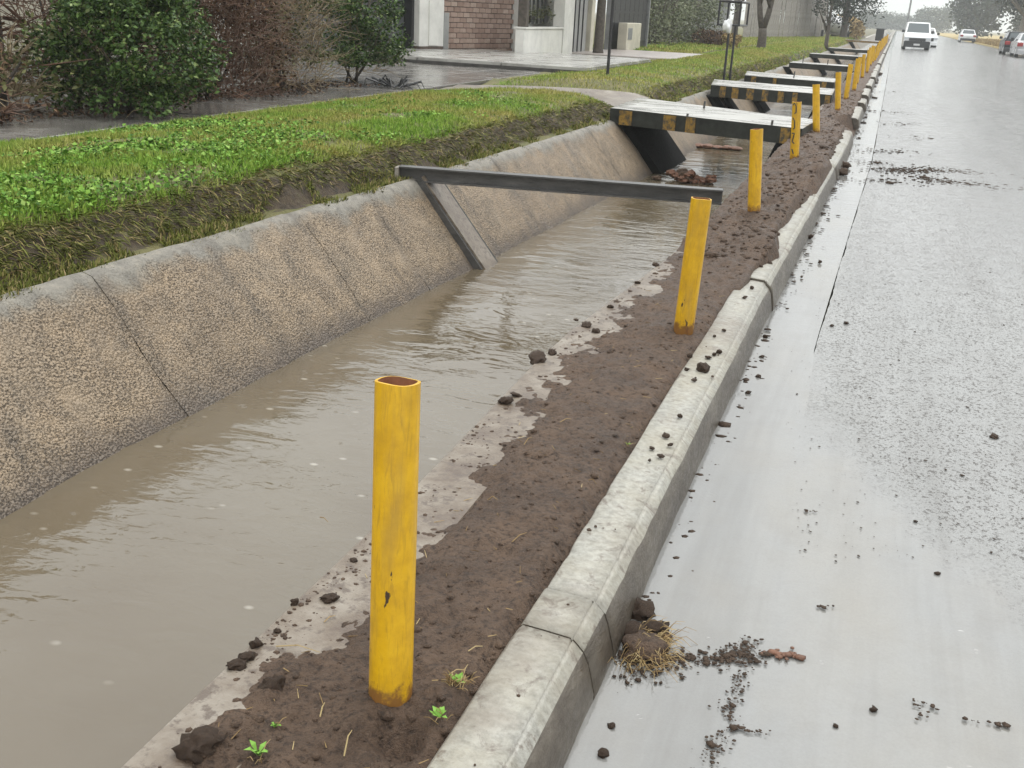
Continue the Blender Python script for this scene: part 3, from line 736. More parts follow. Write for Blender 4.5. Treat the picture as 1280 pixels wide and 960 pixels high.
# ================================================================== steel beam frame across the ditch
pL = at_z(500, 213, 0.22); pR = at_z(903, 243, 0.20)
bd = (Vector(pR) - Vector(pL)); L_ = bd.length; ang = math.atan2(bd.y, bd.x); tilt = math.atan2(bd.z, math.hypot(bd.x, bd.y))
fr = empty('steel_beam_frame', pL, ang)
tag(fr, 'dark steel channel beam with sloping leg spanning the ditch beside the leaning bollard', 'beam')
# I-section lying across
sec = [(-.055, 0), (.055, 0), (.055, .012), (.006, .014), (.006, .100), (.055, .102), (.055, .114), (-.055, .114), (-.055, .102), (-.006, .100), (-.006, .014), (-.055, .012)]
b = MB().prism(sec, 'x', 0, L_); o = b.build('top_beam', M['steel'], fr); o.rotation_euler = (0, -tilt, 0); o.location = (0, 0, -0.075)
ep = MB().box(-0.03, 0.0, -.06, .06, -.09, .03); ep.build('end_plate', M['abut'], fr)
# leg down the sloping wall (local frame: x across)
lg = MB(); y0 = 0.10
def loc(p):
    v = Vector(p) - Vector(pL); c, s_ = math.cos(-ang), math.sin(-ang); return (v.x * c - v.y * s_, v.x * s_ + v.y * c, v.z)
A0 = wall_pt(8.1, 0.02, 0.02); A1 = wall_pt(8.37, 1.0, 0.02)
def legbox(name, w0, w1, l0, l1, m):
    P = [loc(wall_pt(8.02 + w, t, l)) for t in (0.0, 1.0) for w in (w0, w1) for l in (l0, l1)]
    mobj(name, P, [(0, 1, 3, 2), (4, 6, 7, 5), (0, 4, 5, 1), (2, 3, 7, 6), (1, 5, 7, 3), (0, 2, 6, 4)], m, fr)
legbox('leg_flange', -0.03, 0.0, -.03, .070, M['steel'])
legbox('leg', 0.0, 0.27, -.03, .085, M['lip'])
legbox('leg_flange', 0.27, 0.31, -.03, .078, M['fascia'])

# ================================================================== footbridges
def quad_slab(name, top, th, mats, parent, org, sub=14, rough=0.010, seed=0):
    """slab from four top corners FL, FR, BR, BL (x, y, z); front face gets the second material"""
    FL, FR, BR, BL = [np.array(p, float) for p in top]
    V = []
    for j in range(sub + 1):
        v = j / sub
        for i in range(sub + 1):
            u = i / sub
            p = (FL * (1 - u) + FR * u) * (1 - v) + (BL * (1 - u) + BR * u) * v
            p = p + np.array([0, 0, rough * (fbm(p[0] * 2, p[1] * 2, seed, 2) - .5)])
            V.append(p - org)
    nS = sub + 1; F = [tuple(f) for f in grid_faces(nS, nS)]; fm = [0] * len(F)
    ring = [i for i in range(nS)] + [j * nS + sub for j in range(1, nS)] + [sub * nS + i for i in range(sub - 1, -1, -1)] + [j * nS for j in range(sub - 1, 0, -1)]
    b0 = len(V)
    for k in ring: V.append(V[k] - np.array([0, 0, th]))
    n = len(ring)
    for k in range(n):
        F.append((ring[k], b0 + k, b0 + (k + 1) % n, ring[(k + 1) % n])); fm.append(1)
    F.append(tuple(b0 + k for k in range(n - 1, -1, -1))); fm.append(1)
    o = mobj(name, V, F, mats, parent, fm)
    for pg in o.data.polygons[:sub * sub]: pg.use_smooth = True
    return o
def footbridge(label, top, th, stripes, legs, rods, seed, group, legm=None):
    org = np.array([(top[0][0] + top[1][0]) / 2, (top[0][1] + top[3][1]) / 2, 0.0])
    e = tag(empty('footbridge', org), label, 'footbridge', group)
    quad_slab('deck', top, th, [M['deck'], M['fascia']], e, org, seed=seed)
    FL, FR = np.array(top[0]), np.array(top[1]); d = FR - FL; n = np.array([d[1], -d[0], 0]); n = n / np.linalg.norm(n) * -1
    if n[1] > 0: n = -n
    for a, b in stripes:
        P = []
        for u in (a, b):
            for z in (-0.012, -th + 0.004):
                for k in (0.012, -0.02):
                    P.append(FL + d * u + np.array([0, 0, z]) + n * k - org)
        mobj('yellow_stripe', P, [(0, 2, 6, 4), (1, 5, 7, 3), (0, 4, 5, 1), (2, 3, 7, 6), (0, 1, 3, 2), (4, 6, 7, 5)], M['stripe'], e)
    yb0 = (top[0][1] + top[1][1]) / 2; yb1 = (top[2][1] + top[3][1]) / 2
    for t0, t1 in legs:                     # abutment ribs, wall and mud side; their black imitates shade under the deck
        ya = top[0][1] + (top[3][1] - top[0][1]) * t0; yb_ = top[0][1] + (top[3][1] - top[0][1]) * t1
        P = [np.array(wall_pt(y_, t, l)) for t in (-0.06, 1.0) for y_ in (ya, yb_) for l in (-.03, .12)]
        zt = top[0][2] - th + 0.01
        for k in range(4): P[k][2] = zt; P[k][0] += -0.02 if k % 2 == 0 else 0.10
        P = [p - org for p in P]
        mobj('abutment', P, [(0, 1, 3, 2), (4, 6, 7, 5), (0, 4, 5, 1), (2, 3, 7, 6), (1, 5, 7, 3), (0, 2, 6, 4)], legm or M['legshade'], e)
        ya = top[1][1] + (top[2][1] - top[1][1]) * t0; yb_ = top[1][1] + (top[2][1] - top[1][1]) * t1
        l = float(LX(ya)); zt = top[1][2] - th + 0.01
        P = [(l - .14, ya, zt), (l + .2, ya, zt), (l - .14, yb_, zt), (l + .2, yb_, zt), (l - .40, ya, WZ - .1), (l + .1, ya, WZ - .1), (l - .40, yb_, WZ - .1), (l + .1, yb_, WZ - .1)]
        P = [np.array(p) - org for p in P]
        mobj('abutment', P, [(0, 1, 3, 2), (4, 6, 7, 5), (0, 4, 5, 1), (2, 3, 7, 6), (1, 5, 7, 3), (0, 2, 6, 4)], legm or M['legshade'], e)
    for u, v, h in rods:
        FLa, FRa, BRa, BLa = [np.array(p, float) for p in top]
        p = (FLa * (1 - u) + FRa * u) * (1 - v) + (BLa * (1 - u) + BRa * u) * v - org
        MB().tube([p - np.array([0, 0, .02]), p + np.array([0.005, 0, h])], 0.016, 6).build('rebar_stub', M['steel'], e)
    return e
def c(px, py, z): p = at_z(px, py, z); return (p[0], p[1], z)
bgp = 'footbridges across the ditch'
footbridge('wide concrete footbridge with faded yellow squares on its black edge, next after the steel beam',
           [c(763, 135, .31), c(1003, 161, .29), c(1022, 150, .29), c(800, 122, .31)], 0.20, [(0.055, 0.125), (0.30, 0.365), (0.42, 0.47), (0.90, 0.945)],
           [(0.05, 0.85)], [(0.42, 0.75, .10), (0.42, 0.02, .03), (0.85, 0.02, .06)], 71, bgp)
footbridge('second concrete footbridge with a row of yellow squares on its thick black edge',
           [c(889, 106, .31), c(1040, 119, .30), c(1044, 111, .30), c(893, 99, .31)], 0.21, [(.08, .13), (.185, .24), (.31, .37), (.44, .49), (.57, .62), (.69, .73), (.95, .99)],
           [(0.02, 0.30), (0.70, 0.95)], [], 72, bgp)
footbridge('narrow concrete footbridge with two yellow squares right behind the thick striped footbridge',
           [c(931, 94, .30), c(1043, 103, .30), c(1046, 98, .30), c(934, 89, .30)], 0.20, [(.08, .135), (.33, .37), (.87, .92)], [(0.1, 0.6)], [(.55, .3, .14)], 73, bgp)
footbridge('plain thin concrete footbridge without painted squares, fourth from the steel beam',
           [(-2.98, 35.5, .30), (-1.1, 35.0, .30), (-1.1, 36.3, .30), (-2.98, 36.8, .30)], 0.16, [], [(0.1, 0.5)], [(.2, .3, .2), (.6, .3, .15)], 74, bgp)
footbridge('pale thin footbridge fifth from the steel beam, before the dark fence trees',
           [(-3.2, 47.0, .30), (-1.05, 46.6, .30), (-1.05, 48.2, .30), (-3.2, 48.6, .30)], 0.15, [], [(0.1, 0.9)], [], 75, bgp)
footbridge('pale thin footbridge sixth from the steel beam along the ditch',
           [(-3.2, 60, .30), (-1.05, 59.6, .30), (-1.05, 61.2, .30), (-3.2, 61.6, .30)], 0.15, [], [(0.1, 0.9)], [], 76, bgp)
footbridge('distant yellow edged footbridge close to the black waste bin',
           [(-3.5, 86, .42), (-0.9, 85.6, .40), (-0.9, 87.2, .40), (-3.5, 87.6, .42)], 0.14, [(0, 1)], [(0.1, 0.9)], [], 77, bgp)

# ================================================================== lumps: mud clods, rubble, crumbs
def ico(sub):
    bm = bmesh.new(); bmesh.ops.create_icosphere(bm, subdivisions=sub, radius=1.0)
    V = np.array([v.co[:] for v in bm.verts]); F = np.array([[v.index for v in f.verts] for f in bm.faces]); bm.free(); return V, F
IC1, IC2, IC3 = ico(1), ico(2), ico(3)
def lump(ic, seed, rough=0.45, squash=0.7):
    V, F = ic; V = V.copy(); r = np.random.RandomState(seed)
    k = 1 + rough * (fbm(V[:, 0] * 1.9 + seed * 3.1, V[:, 1] * 1.9 + V[:, 2] * 1.7, seed, 4, .65) - .5) * 2
    V *= k[:, None]; V *= r.uniform(.75, 1.25, 3); V[:, 2] *= squash
    return V, F
clod_me = []
for k in range(6):
    V, F = lump(IC3, 100 + k, 0.75, 0.62)
    me = bpy.data.meshes.new('mud_clod'); me.from_pydata([tuple(v) for v in V], [], [tuple(f) for f in F]); me.materials.append(M['mud'])
    me.polygons.foreach_set('use_smooth', np.ones(len(F), dtype=bool)); clod_me.append(me)
random.seed(5)
def clod(x, y, z, s, label, group=None, sink=0.25):
    o = bpy.data.objects.new('mud_clod', random.choice(clod_me)); COL.objects.link(o)
    o.location = (x, y, z + s * (0.55 - sink)); o.scale = (s, s * random.uniform(.8, 1.2), s * random.uniform(.8, 1.1)); o.rotation_euler = (random.uniform(-.3, .3), random.uniform(-.3, .3), random.uniform(0, 6.28))
    return tag(o, label, 'mud clod', group)
g1 = 'mud clods on the kerb top'
for px, py, s in [(879, 462, .034), (893, 443, .012), (862, 445, .013), (858, 462, .011), (899, 440, .014), (868, 475, .009), (832, 545, .012), (838, 556, .010), (815, 560, .008), (826, 570, .009), (850, 520, .010), (812, 575, .007), (885, 447, .012), (905, 413, .011), (893, 420, .008), (931, 372, .012), (940, 360, .014), (950, 335, .018), (961, 330, .02)]:
    p = at_z(px, py, .165)
    clod(p[0], p[1], .163, s, 'large dark mud clod lying on the pale kerb top' if s > .03 else 'small dark mud crumb lying on the pale kerb top', None if s > .03 else g1)
g2 = 'mud clods on the wet road'
for px, py, s in [(755, 941, .018), (764, 906, .012), (935, 490, .017), (957, 420, .016), (1013, 296, .035), (1002, 345, .012), (1058, 403, .015), (1172, 715, .009), (1243, 545, .018), (952, 445, .014), (948, 470, .017), (1040, 406, .012), (1025, 327, .018), (984, 385, .01), (1092, 885, .012), (1045, 905, .007), (1145, 650, .008)]:
    p = at_z(px, py, .012); clod(p[0], p[1], .006, s * .8, 'dark mud clod lying alone on the wet road surface', g2)
g3 = 'mud clods along the ditch lip'
for px, py, s in [(368, 750, .013), (296, 828, .016), (320, 802, .016), (308, 818, .017), (347, 785, .009), (442, 697, .008), (412, 745, .018), (672, 448, .035), (690, 440, .022), (632, 500, .03), (645, 492, .018), (733, 405, .022), (745, 413, .02), (763, 382, .016), (797, 352, .018), (820, 330, .02), (720, 398, .012)]:
    p = at_z(px, py, LIPZ + .01); clod(p[0], p[1], LIPZ, s, 'dark wet mud clod on the concrete ditch lip beside the water', g3)
p = at_z(250, 936, .15); clod(p[0], p[1], .145, .045, 'round mossy mud clod at the ditch lip, low beside the first bollard')
p = at_z(342, 862, .15); clod(p[0], p[1], .15, .033, 'pointed dark mud clod between the first bollard and the water')
for px, py, s in [(800, 762, .04), (818, 782, .035), (832, 793, .02), (793, 785, .035)]:
    p = at_z(px, py, .02); clod(p[0], p[1], .005, s, 'dark mud clod heaped in the dry grass tuft at the kerb foot', 'mud heaped at the kerb foot')
p = at_z(1040, 207, .05)
for dx, dy, s in [(0, 0, .10), (.10, .3, .07), (-.05, -.5, .08), (.12, -.3, .06), (0.02, .6, .09)]:
    clod(p[0] + dx, p[1] + dy, 0.01, s, 'dark mud clod slumped over the kerb into the gutter', 'mud slumped into the gutter')
def lumps_stuff(name, pts, sizes, m, label, cat, flat=0.6, seed=0, ic=IC1, kind='stuff', parent=None):
    r = np.random.RandomState(seed); VV = []; FF = []; b = 0
    base = [lump(ic, seed * 7 + k, 0.5, flat) for k in range(5)]
    for (x, y, z), s in zip(pts, sizes):
        V, F = base[r.randint(5)]; a = r.uniform(0, 6.28); c_, s_ = math.cos(a), math.sin(a)
        W = np.stack([V[:, 0] * c_ - V[:, 1] * s_, V[:, 0] * s_ + V[:, 1] * c_, V[:, 2]], 1) * s + np.array([x, y, z])
        VV.append(W); FF.append(F + b); b += len(W)
    o = fast_obj(name, np.concatenate(VV), np.concatenate(FF), m, parent)
    if kind: tag(o, label, cat, None, kind)
    return o
R = np.random.RandomState(8)
pts = []; sz = []
for k in range(1500):                       # crumbs over lip, mud and kerb
    y = 1.1 * (14 / 1.1) ** R.rand(); t = R.beta(1.2, 1.6)
    x = LX(y) + 0.02 + t * (KX(y) - .08 - LX(y)); z = max(mudz1(x, y), LIPZ if x < -.62 else -9)
    if x > KX(y) - 0.185: 
        z = .162
        if R.rand() > 0.22: continue
    s = R.gamma(1.6, .0016) * (1 + .05 * y); pts.append((x, y, z)); sz.append(s)
for k in range(1500):                       # crumbs along the bare lip
    y = 1.1 * (7 / 1.1) ** R.rand(); x = LX(y) + 0.005 + abs(R.normal()) * .07
    if vn(x * 9, y * 5, 77) > .45: pts.append((x, y, max(mudz1(x, y), LIPZ))); sz.append(R.gamma(1.6, .0017))
for k in range(700):                        # half-sunk lumps in the near mud
    y = 1.15 * (6.5 / 1.15) ** R.rand(); x = LX(y) + .14 + R.rand() * .42; x = min(x, KX(y) - .21)
    pts.append((x, y, mudz1(x, y) - .001)); sz.append(R.gamma(2.5, .0022))
for k in range(2300):                       # churned lumps further on
    y = 6.2 + 18 * R.rand() ** 1.4; x = LX(y) + .06 + R.rand() * (KX(y) - .14 - LX(y)); x = min(x, KX(y) - .12)
    pts.append((x, y, mudz1(x, y))); sz.append(R.gamma(1.6, .0062))
lumps_stuff('mud_crumbs', pts, sz, M['mud'], 'loose dark mud crumbs strewn over verge and kerb', 'mud crumbs', .6, 3)
pts = []; sz = []
def trail(pl, n, wob, s0):
    P = [at_z(px, py, .012) for px, py in pl]; seg = [np.linalg.norm(P[i + 1] - P[i]) for i in range(len(P) - 1)]; T = sum(seg)
    for k in range(n):
        d = R.rand() * T; i = 0
        while i < len(seg) - 1 and d > seg[i]: d -= seg[i]; i += 1
        q = P[i] + (P[i + 1] - P[i]) * d / seg[i]
        pts.append((q[0] + R.normal() * wob, q[1] + R.normal() * wob, .010)); sz.append(s0 * (0.3 + R.gamma(2, .4)))
trail([(770, 822), (830, 818), (900, 822), (935, 812), (960, 820)], 420, .018, .0035)
trail([(900, 830), (935, 800), (925, 850), (905, 885), (918, 905), (885, 945), (870, 975)], 320, .014, .003)
trail([(780, 850), (800, 835), (860, 832)], 140, .02, .003)
trail([(915, 908), (960, 915)], 20, .006, .004); trail([(1020, 757), (1045, 757)], 10, .004, .004); trail([(1008, 638), (1022, 638)], 8, .004, .004); trail([(1205, 898), (1260, 905)], 14, .004, .004)
trail([(1140, 875), (1165, 880), (1150, 895)], 20, .008, .004)
for pl, n in (([(1065, 187), (1150, 190)], 40), ([(1100, 213), (1180, 212), (1280, 222)], 420), ([(1150, 222), (1230, 232), (1290, 236)], 260), ([(1070, 200), (1110, 205)], 40), ([(1075, 225), (1180, 228)], 50)):
    trail(pl, int(n * 2), .13, .010)
for pl, n in (([(1140, 172), (1185, 174)], 50), ([(1120, 154), (1170, 156)], 40), ([(1110, 140), (1160, 142)], 50), ([(1100, 115), (1170, 114)], 50), ([(1110, 72), (1180, 76)], 40), ([(1090, 155), (1240, 157)], 60)):
    trail(pl, n * 2, .22, .009)
for k in range(1300):                        # grit on the carriageway
    px, py = R.uniform(980, 1300), R.uniform(215, 700)
    q = at_z(px, py, .012); pts.append((q[0], q[1], .008)); sz.append(R.gamma(1.2, .0008) * (1 + .12 * q[1]))
for k in range(420):                        # dirt caught along the kerb foot
    y = 2.5 * (40 / 2.5) ** R.rand(); pts.append((KX(y) + abs(R.normal()) * .04, y, .006)); sz.append(R.gamma(1.5, .003) * (1 + .1 * y))
lumps_stuff('road_mud', pts, sz, M['roadmud'], 'scattered mud flecks and tyre mud on the wet road', 'mud', .2, 4)
pts = []; sz = []
trail([(955, 815), (998, 818)], 40, .010, .006)
lumps_stuff('brick_smear', pts, sz, M['rubble'], 'reddish brick crumbs at the end of the mud trail on the road', 'brick crumbs', .3, 6)

# rubble in the water
p = at_z(868, 228, WZ)
hp = empty('rubble_heap', (p[0], p[1], WZ)); tag(hp, 'reddish brown rubble heap poking out of the ditch water', 'rubble')
Rr = np.random.RandomState(3)
for k in range(34):
    V, F = lump(IC2, 300 + k, .8, .6); s = Rr.uniform(.03, .075)
    mobj('rubble_chunk', V * s + np.array([Rr.normal() * .16, Rr.normal() * .10, .02 + max(0, .10 - .05 * k / 12)]), F, M['rubble'] if k % 3 else M['mud'], hp)
p = at_z(897, 186, WZ)
pb = tag(empty('broken_block', (p[0], p[1], WZ), 0.1), 'flat reddish broken block lying in the water before the first footbridge', 'broken block')
for k in range(5):
    V, F = lump(IC2, 340 + k, .35, .5); mobj('chunk', V * np.array([.12, .09, .07]) + np.array([-.3 + k * .15, Rr.normal() * .02, .03]), F, M['rubble'], pb)

# ================================================================== little plants in the mud
leafmat = leafy('sprout_leaf', [(0, (0.10, 0.24, 0.03)), (.5, (0.16, 0.33, 0.05)), (1, (0.27, 0.42, 0.12))])
dryleaf = M['straw']
def leaf_quad(c0, d, w, l, up=0.35):
    d = Vector(d).normalized(); s = d.cross(Vector((0, 0, 1))).normalized(); u = Vector((0, 0, 1))
    c0 = Vector(c0); a = c0; m = c0 + d * l * .5 + u * l * up; e = c0 + d * l + u * l * up * .6
    return [a, m - s * w, e, m + s * w, m + u * -w * .3], [(0, 1, 4), (1, 2, 4), (2, 3, 4), (3, 0, 4)]
def sprout(px, py, s, n, label, grass=0):
    p = at_z(px, py, .155); z = mudz1(p[0], p[1]); e = tag(empty('weed_sprout', (p[0], p[1], z)), label, 'weed')
    rnd = random.Random(px)
    for k in range(n):
        a = rnd.uniform(0, 6.28); V, F = leaf_quad((0, 0, .002), (math.cos(a), math.sin(a), rnd.uniform(.2, .9)), s * rnd.uniform(.16, .3), s * rnd.uniform(.6, 1.1), rnd.uniform(.1, .5))
        mobj('leaf', V, F, leafmat, e)
    if grass:
        b = MB()
        for k in range(grass):
            a = rnd.uniform(0, 6.28); l = s * rnd.uniform(.8, 2.0); t = rnd.uniform(.2, 1.2)
            r0 = Vector((rnd.uniform(-1, 1) * s * .7, rnd.uniform(-1, 1) * s * .7, 0)); d = Vector((math.cos(a) * t, math.sin(a) * t, .7)).normalized()
            b.tube([r0, r0 + d * l * .6, r0 + d * l + Vector((0, 0, -l * .25))], [.0009, .0008, .0004], 3, cap=False)
        b.build('dry_blades', dryleaf, e)['kind'] = 'stuff'
sprout(322, 940, .028, 9, 'leafy green weed sprout next to the round mossy mud clod', 4)
sprout(345, 905, .017, 6, 'tiny green weed sprout beside the pointed mud clod', 2)
sprout(549, 905, .027, 8, 'pale green weed sprout against the kerb edge by the first bollard', 6)
sprout(572, 864, .026, 5, 'dry grass tuft with green blades between the first bollard and the kerb', 46)
sprout(531, 632, .016, 4, 'small grey green weed right behind the first bollard', 5)
sprout(784, 556, .014, 4, 'small dark weed at the kerb edge beyond the first bollard', 4)
# dry tuft at kerb foot
p = at_z(775, 800, 0.02); p = (KX(2.0) + .02, p[1], .006)
e = tag(empty('dry_grass_tuft', (KX(p[1]) + .02, p[1], .004)), 'tan dry grass tuft growing at the kerb foot on the wet road', 'grass tuft')
rnd = random.Random(77); b = MB()
for k in range(190):
    r0 = Vector((rnd.uniform(-.01, .09), rnd.uniform(-.09, .09), 0)); l = rnd.uniform(.05, .10); a = rnd.uniform(-1.9, 1.4)
    d = Vector((math.cos(a) * .9, math.sin(a) * .8, rnd.uniform(.3, 1.1))).normalized()
    b.tube([r0, r0 + d * l * .6, r0 + d * l + Vector((0, 0, -l * .35))], [.0011, .0009, .0005], 3, cap=False)
b.build('blades', dryleaf, e)['kind'] = 'stuff'
V, F = lump(IC3, 555, .5, .5); mobj('root_clump', V * np.array([.055, .08, .05]) + np.array([.04, 0, .01]), F, M['mud'], e, smooth=True)
# straws lying on the mud
b = MB(); rnd = random.Random(31)
for px, py, dx, dy in [(405, 770, 14, -8), (345, 800, 55, 12), (430, 940, 10, -22), (640, 680, 18, -12), (400, 893, 6, -16), (585, 820, 18, -6), (735, 610, 10, 2), (560, 850, 20, -8), (700, 530, 14, -4), (610, 620, 12, 4), (655, 555, 10, -6), (400, 640, 10, 6)]:
    p = at_z(px, py, .16); q = at_z(px + dx, py + dy, .16)
    za, zb = mudz1(p[0], p[1]), mudz1(q[0], q[1]); b.tube([(p[0], p[1], max(za, LIPZ) + .004), ((p[0] + q[0]) / 2, (p[1] + q[1]) / 2, max(za, zb, LIPZ) + .010), (q[0], q[1], max(zb, LIPZ) + .004)], [.0016, .0014, .0008], 4)
for k in range(130):
    y = 1.15 * (7 / 1.15) ** rnd.random(); x = LX(y) + .1 + rnd.random() * .48; z = max(mudz1(x, y), LIPZ); a = rnd.uniform(0, 6.28); l = rnd.uniform(.008, .035)
    b.tube([(x, y, z + .002), (x + math.cos(a) * l, y + math.sin(a) * l, z + .006)], [.0012, .0007], 3)
tag(b.build('straw_bits', dryleaf), 'loose straw and root bits lying on the brown mud', 'straw', None, 'stuff')

# ================================================================== leaves, blades, shrubs
def quads(P, size, rs, up=0.3, aspect=0.55, fold=True):
    """leaf-shaped faces at points P: a diamond of four corners, randomly turned"""
    n = len(P); size = np.broadcast_to(np.asarray(size, float), (n,)) * rs.uniform(.7, 1.3, n)
    d = rs.normal(size=(n, 3)); d[:, 2] = d[:, 2] * .6 - .15; d /= np.linalg.norm(d, axis=1)[:, None]
    nn = rs.normal(size=(n, 3)); nn[:, 2] = np.abs(nn[:, 2]) + up; 
    s = np.cross(d, nn); s /= np.linalg.norm(s, axis=1)[:, None]
    k = np.cross(s, d)
    a = P - d * size[:, None] * .5; e = P + d * size[:, None] * .5
    m = P + k * (size * .12)[:, None]
    l = m - s * (size * aspect * .5)[:, None]; r = m + s * (size * aspect * .5)[:, None]
    V = np.stack([a, l, e, r], 1).reshape(-1, 3); F = np.arange(4 * n).reshape(-1, 4)
    return V, F
def blades(P, h, wd, rs, lean=0.6, droop=None):
    n = len(P); a = rs.uniform(0, 6.28, n); b = rs.uniform(0, 6.28, n); h = h * rs.uniform(.5, 1.4, n)
    t = rs.uniform(0, lean, n)
    d = np.stack([np.cos(a) * t, np.sin(a) * t, np.ones(n)], 1)
    if droop is not None: d = d * .4 + droop
    d /= np.linalg.norm(d, axis=1)[:, None]
    s = np.stack([np.cos(b), np.sin(b), np.zeros(n)], 1) * (wd * rs.uniform(.6, 1.4, n) * .5)[:, None]
    m = P + d * (h * .55)[:, None]; tip = P + d * h[:, None]; tip[:, 2] -= h * t * .25
    V = np.stack([P - s, P + s, m + s * .8, tip, m - s * .8], 1).reshape(-1, 3)
    F = np.arange(5 * n).reshape(-1, 5); return V, F
def m_grass():
    n = NTree('grass_blade'); v = n.coord(); r = n.geo('Random Per Island'); y = n.xyz(1)
    patch = n.noise(1.1, 4, 0.6, v); dry = n.math('ADD', patch, n.maprange(y, 4.0, 12.0, -0.09, 0.05))
    green = n.ramp(r, [(0, (0.075, 0.165, 0.018)), (.5, (0.185, 0.33, 0.035)), (1, (0.35, 0.48, 0.09))])
    yel = n.ramp(r, [(0, (0.16, 0.145, 0.035)), (.45, (0.33, 0.32, 0.075)), (1, (0.55, 0.46, 0.18))])
    col = n.mix(n.ramp(dry, [(0.40, 0.0), (0.62, 0.9)]), green, yel)
    return n.done(col, 0.6, None, 0.2)
M['grass'] = m_grass()
M['clover'] = leafy('clover_leaf', [(0, (0.045, 0.11, 0.016)), (.5, (0.125, 0.255, 0.03)), (.85, (0.19, 0.34, 0.05)), (1, (0.27, 0.38, 0.10))], .5)
M['hang'] = leafy('hanging_grass', [(0, (0.05, 0.05, 0.016)), (.35, (0.12, 0.14, 0.03)), (.7, (0.23, 0.25, 0.06)), (.85, (0.33, 0.27, 0.11)), (1, (0.45, 0.34, 0.18))], .6)
rs = np.random.RandomState(12)
def bank_pts(n, y0, y1, d0, d1, pw=1.0):
    u = rs.rand(n); y = y0 * (y1 / y0) ** (u ** pw); d = d0 + (d1 - d0) * rs.rand(n)
    x = FX(y) - d; z = bank_z(x, y); return np.stack([x, y, z], 1)
def no_path(P):
    return P[~((P[:, 1] + (P[:, 0] + 3.6) * -0.45 > 15.2) & (P[:, 1] + (P[:, 0] + 3.6) * -0.45 < 17.4)) & ~((P[:, 0] < -5.5) & (P[:, 1] > 20.9) & (P[:, 1] < 27.2)) & ~((P[:, 0] < -5.55) & (P[:, 1] > 30.1) & (P[:, 1] < 35.5))]
P1 = no_path(bank_pts(210000, 2.6, 17, 0.31, 2.72)); hgt = np.full(len(P1), .042)
ck = fbm(P1[:, 0] * 2.2, P1[:, 1] * 2.2, 66, 3); P1 = P1[ck + rs.normal(size=len(P1)) * .08 > 0.34]
V1, F1 = blades(P1, np.full(len(P1), .042) * (0.6 + fbm(P1[:, 0] * 3, P1[:, 1] * 3, 67, 3)), np.full(len(P1), .0055), rs, 1.1)
P2 = no_path(bank_pts(70000, 16, 120, 0.1, 2.75)); sc2 = np.clip(P2[:, 1] / 22, 1, 4)
V2, F2 = blades(P2, .05 * np.sqrt(sc2), .009 * sc2, rs, 1.0)
u = rs.rand(26000); yv = 36 + 75 * u ** 1.4; xv = -6.2 - rs.rand(26000) * 3.5; P3 = np.stack([xv, yv, np.full(26000, .345)], 1)
V3, F3 = blades(P3, np.full(26000, .10), np.full(26000, .03), rs, 1.0)
VA = np.concatenate([V1, V2, V3]); FA = np.arange(len(VA)).reshape(-1, 5)
tag(fast_obj('grass', VA, FA, M['grass']), 'short patchy grass on the bank beside the ditch', 'grass', None, 'stuff')
# clumps of broad-leaved weeds on the near bank
P = bank_pts(90000, 2.6, 13.5, 0.36, 2.5); mk = fbm(P[:, 0] * 1.6, P[:, 1] * 1.3, 68, 4) + rs.normal(size=len(P)) * .055 + np.interp(P[:, 1], [2.6, 4, 7, 9, 13], [-.02, .05, .05, -.04, -.16]); P = P[mk > .545]; P = P[rs.rand(len(P)) < .7]
P[:, 2] += rs.uniform(.008, .055, len(P)) * (0.5 + fbm(P[:, 0] * 8, P[:, 1] * 8, 69, 2))
V, F = quads(P, rs.choice([.012, .018, .024, .034], len(P)), rs, .9, .75)
tag(fast_obj('clover_patch', V, F, M['clover']), 'bright green broad leaved weeds covering the near part of the bank', 'weeds', None, 'stuff')
# roots, moss and drooping grass on the cut face
P = no_path(bank_pts(25000, 2.6, 40, 0.18, 0.40)); dr = np.stack([rs.uniform(.25, .8, len(P)), rs.normal(size=len(P)) * .3, -rs.uniform(.1, .9, len(P))], 1)
V, F = blades(P, np.full(len(P), .065), np.full(len(P), .0055) * np.clip(P[:, 1] / 12, 1, 3), rs, .8, dr)
Pb = no_path(bank_pts(40000, 2.6, 40, 0.0, 0.19)); Pb = Pb[fbm(Pb[:, 0] * 2, Pb[:, 1] * 3.1, 70, 3) > .43]
Vb, Fb = blades(Pb, np.full(len(Pb), .045), np.full(len(Pb), .007) * np.clip(Pb[:, 1] / 12, 1, 3), rs, 1.2)
VA = np.concatenate([V, Vb]); tag(fast_obj('bank_face_grass', VA, np.arange(len(VA)).reshape(-1, 5), M['hang']), 'drooping dry grass and moss on the cut earth face above the ditch wall', 'grass', None, 'stuff')

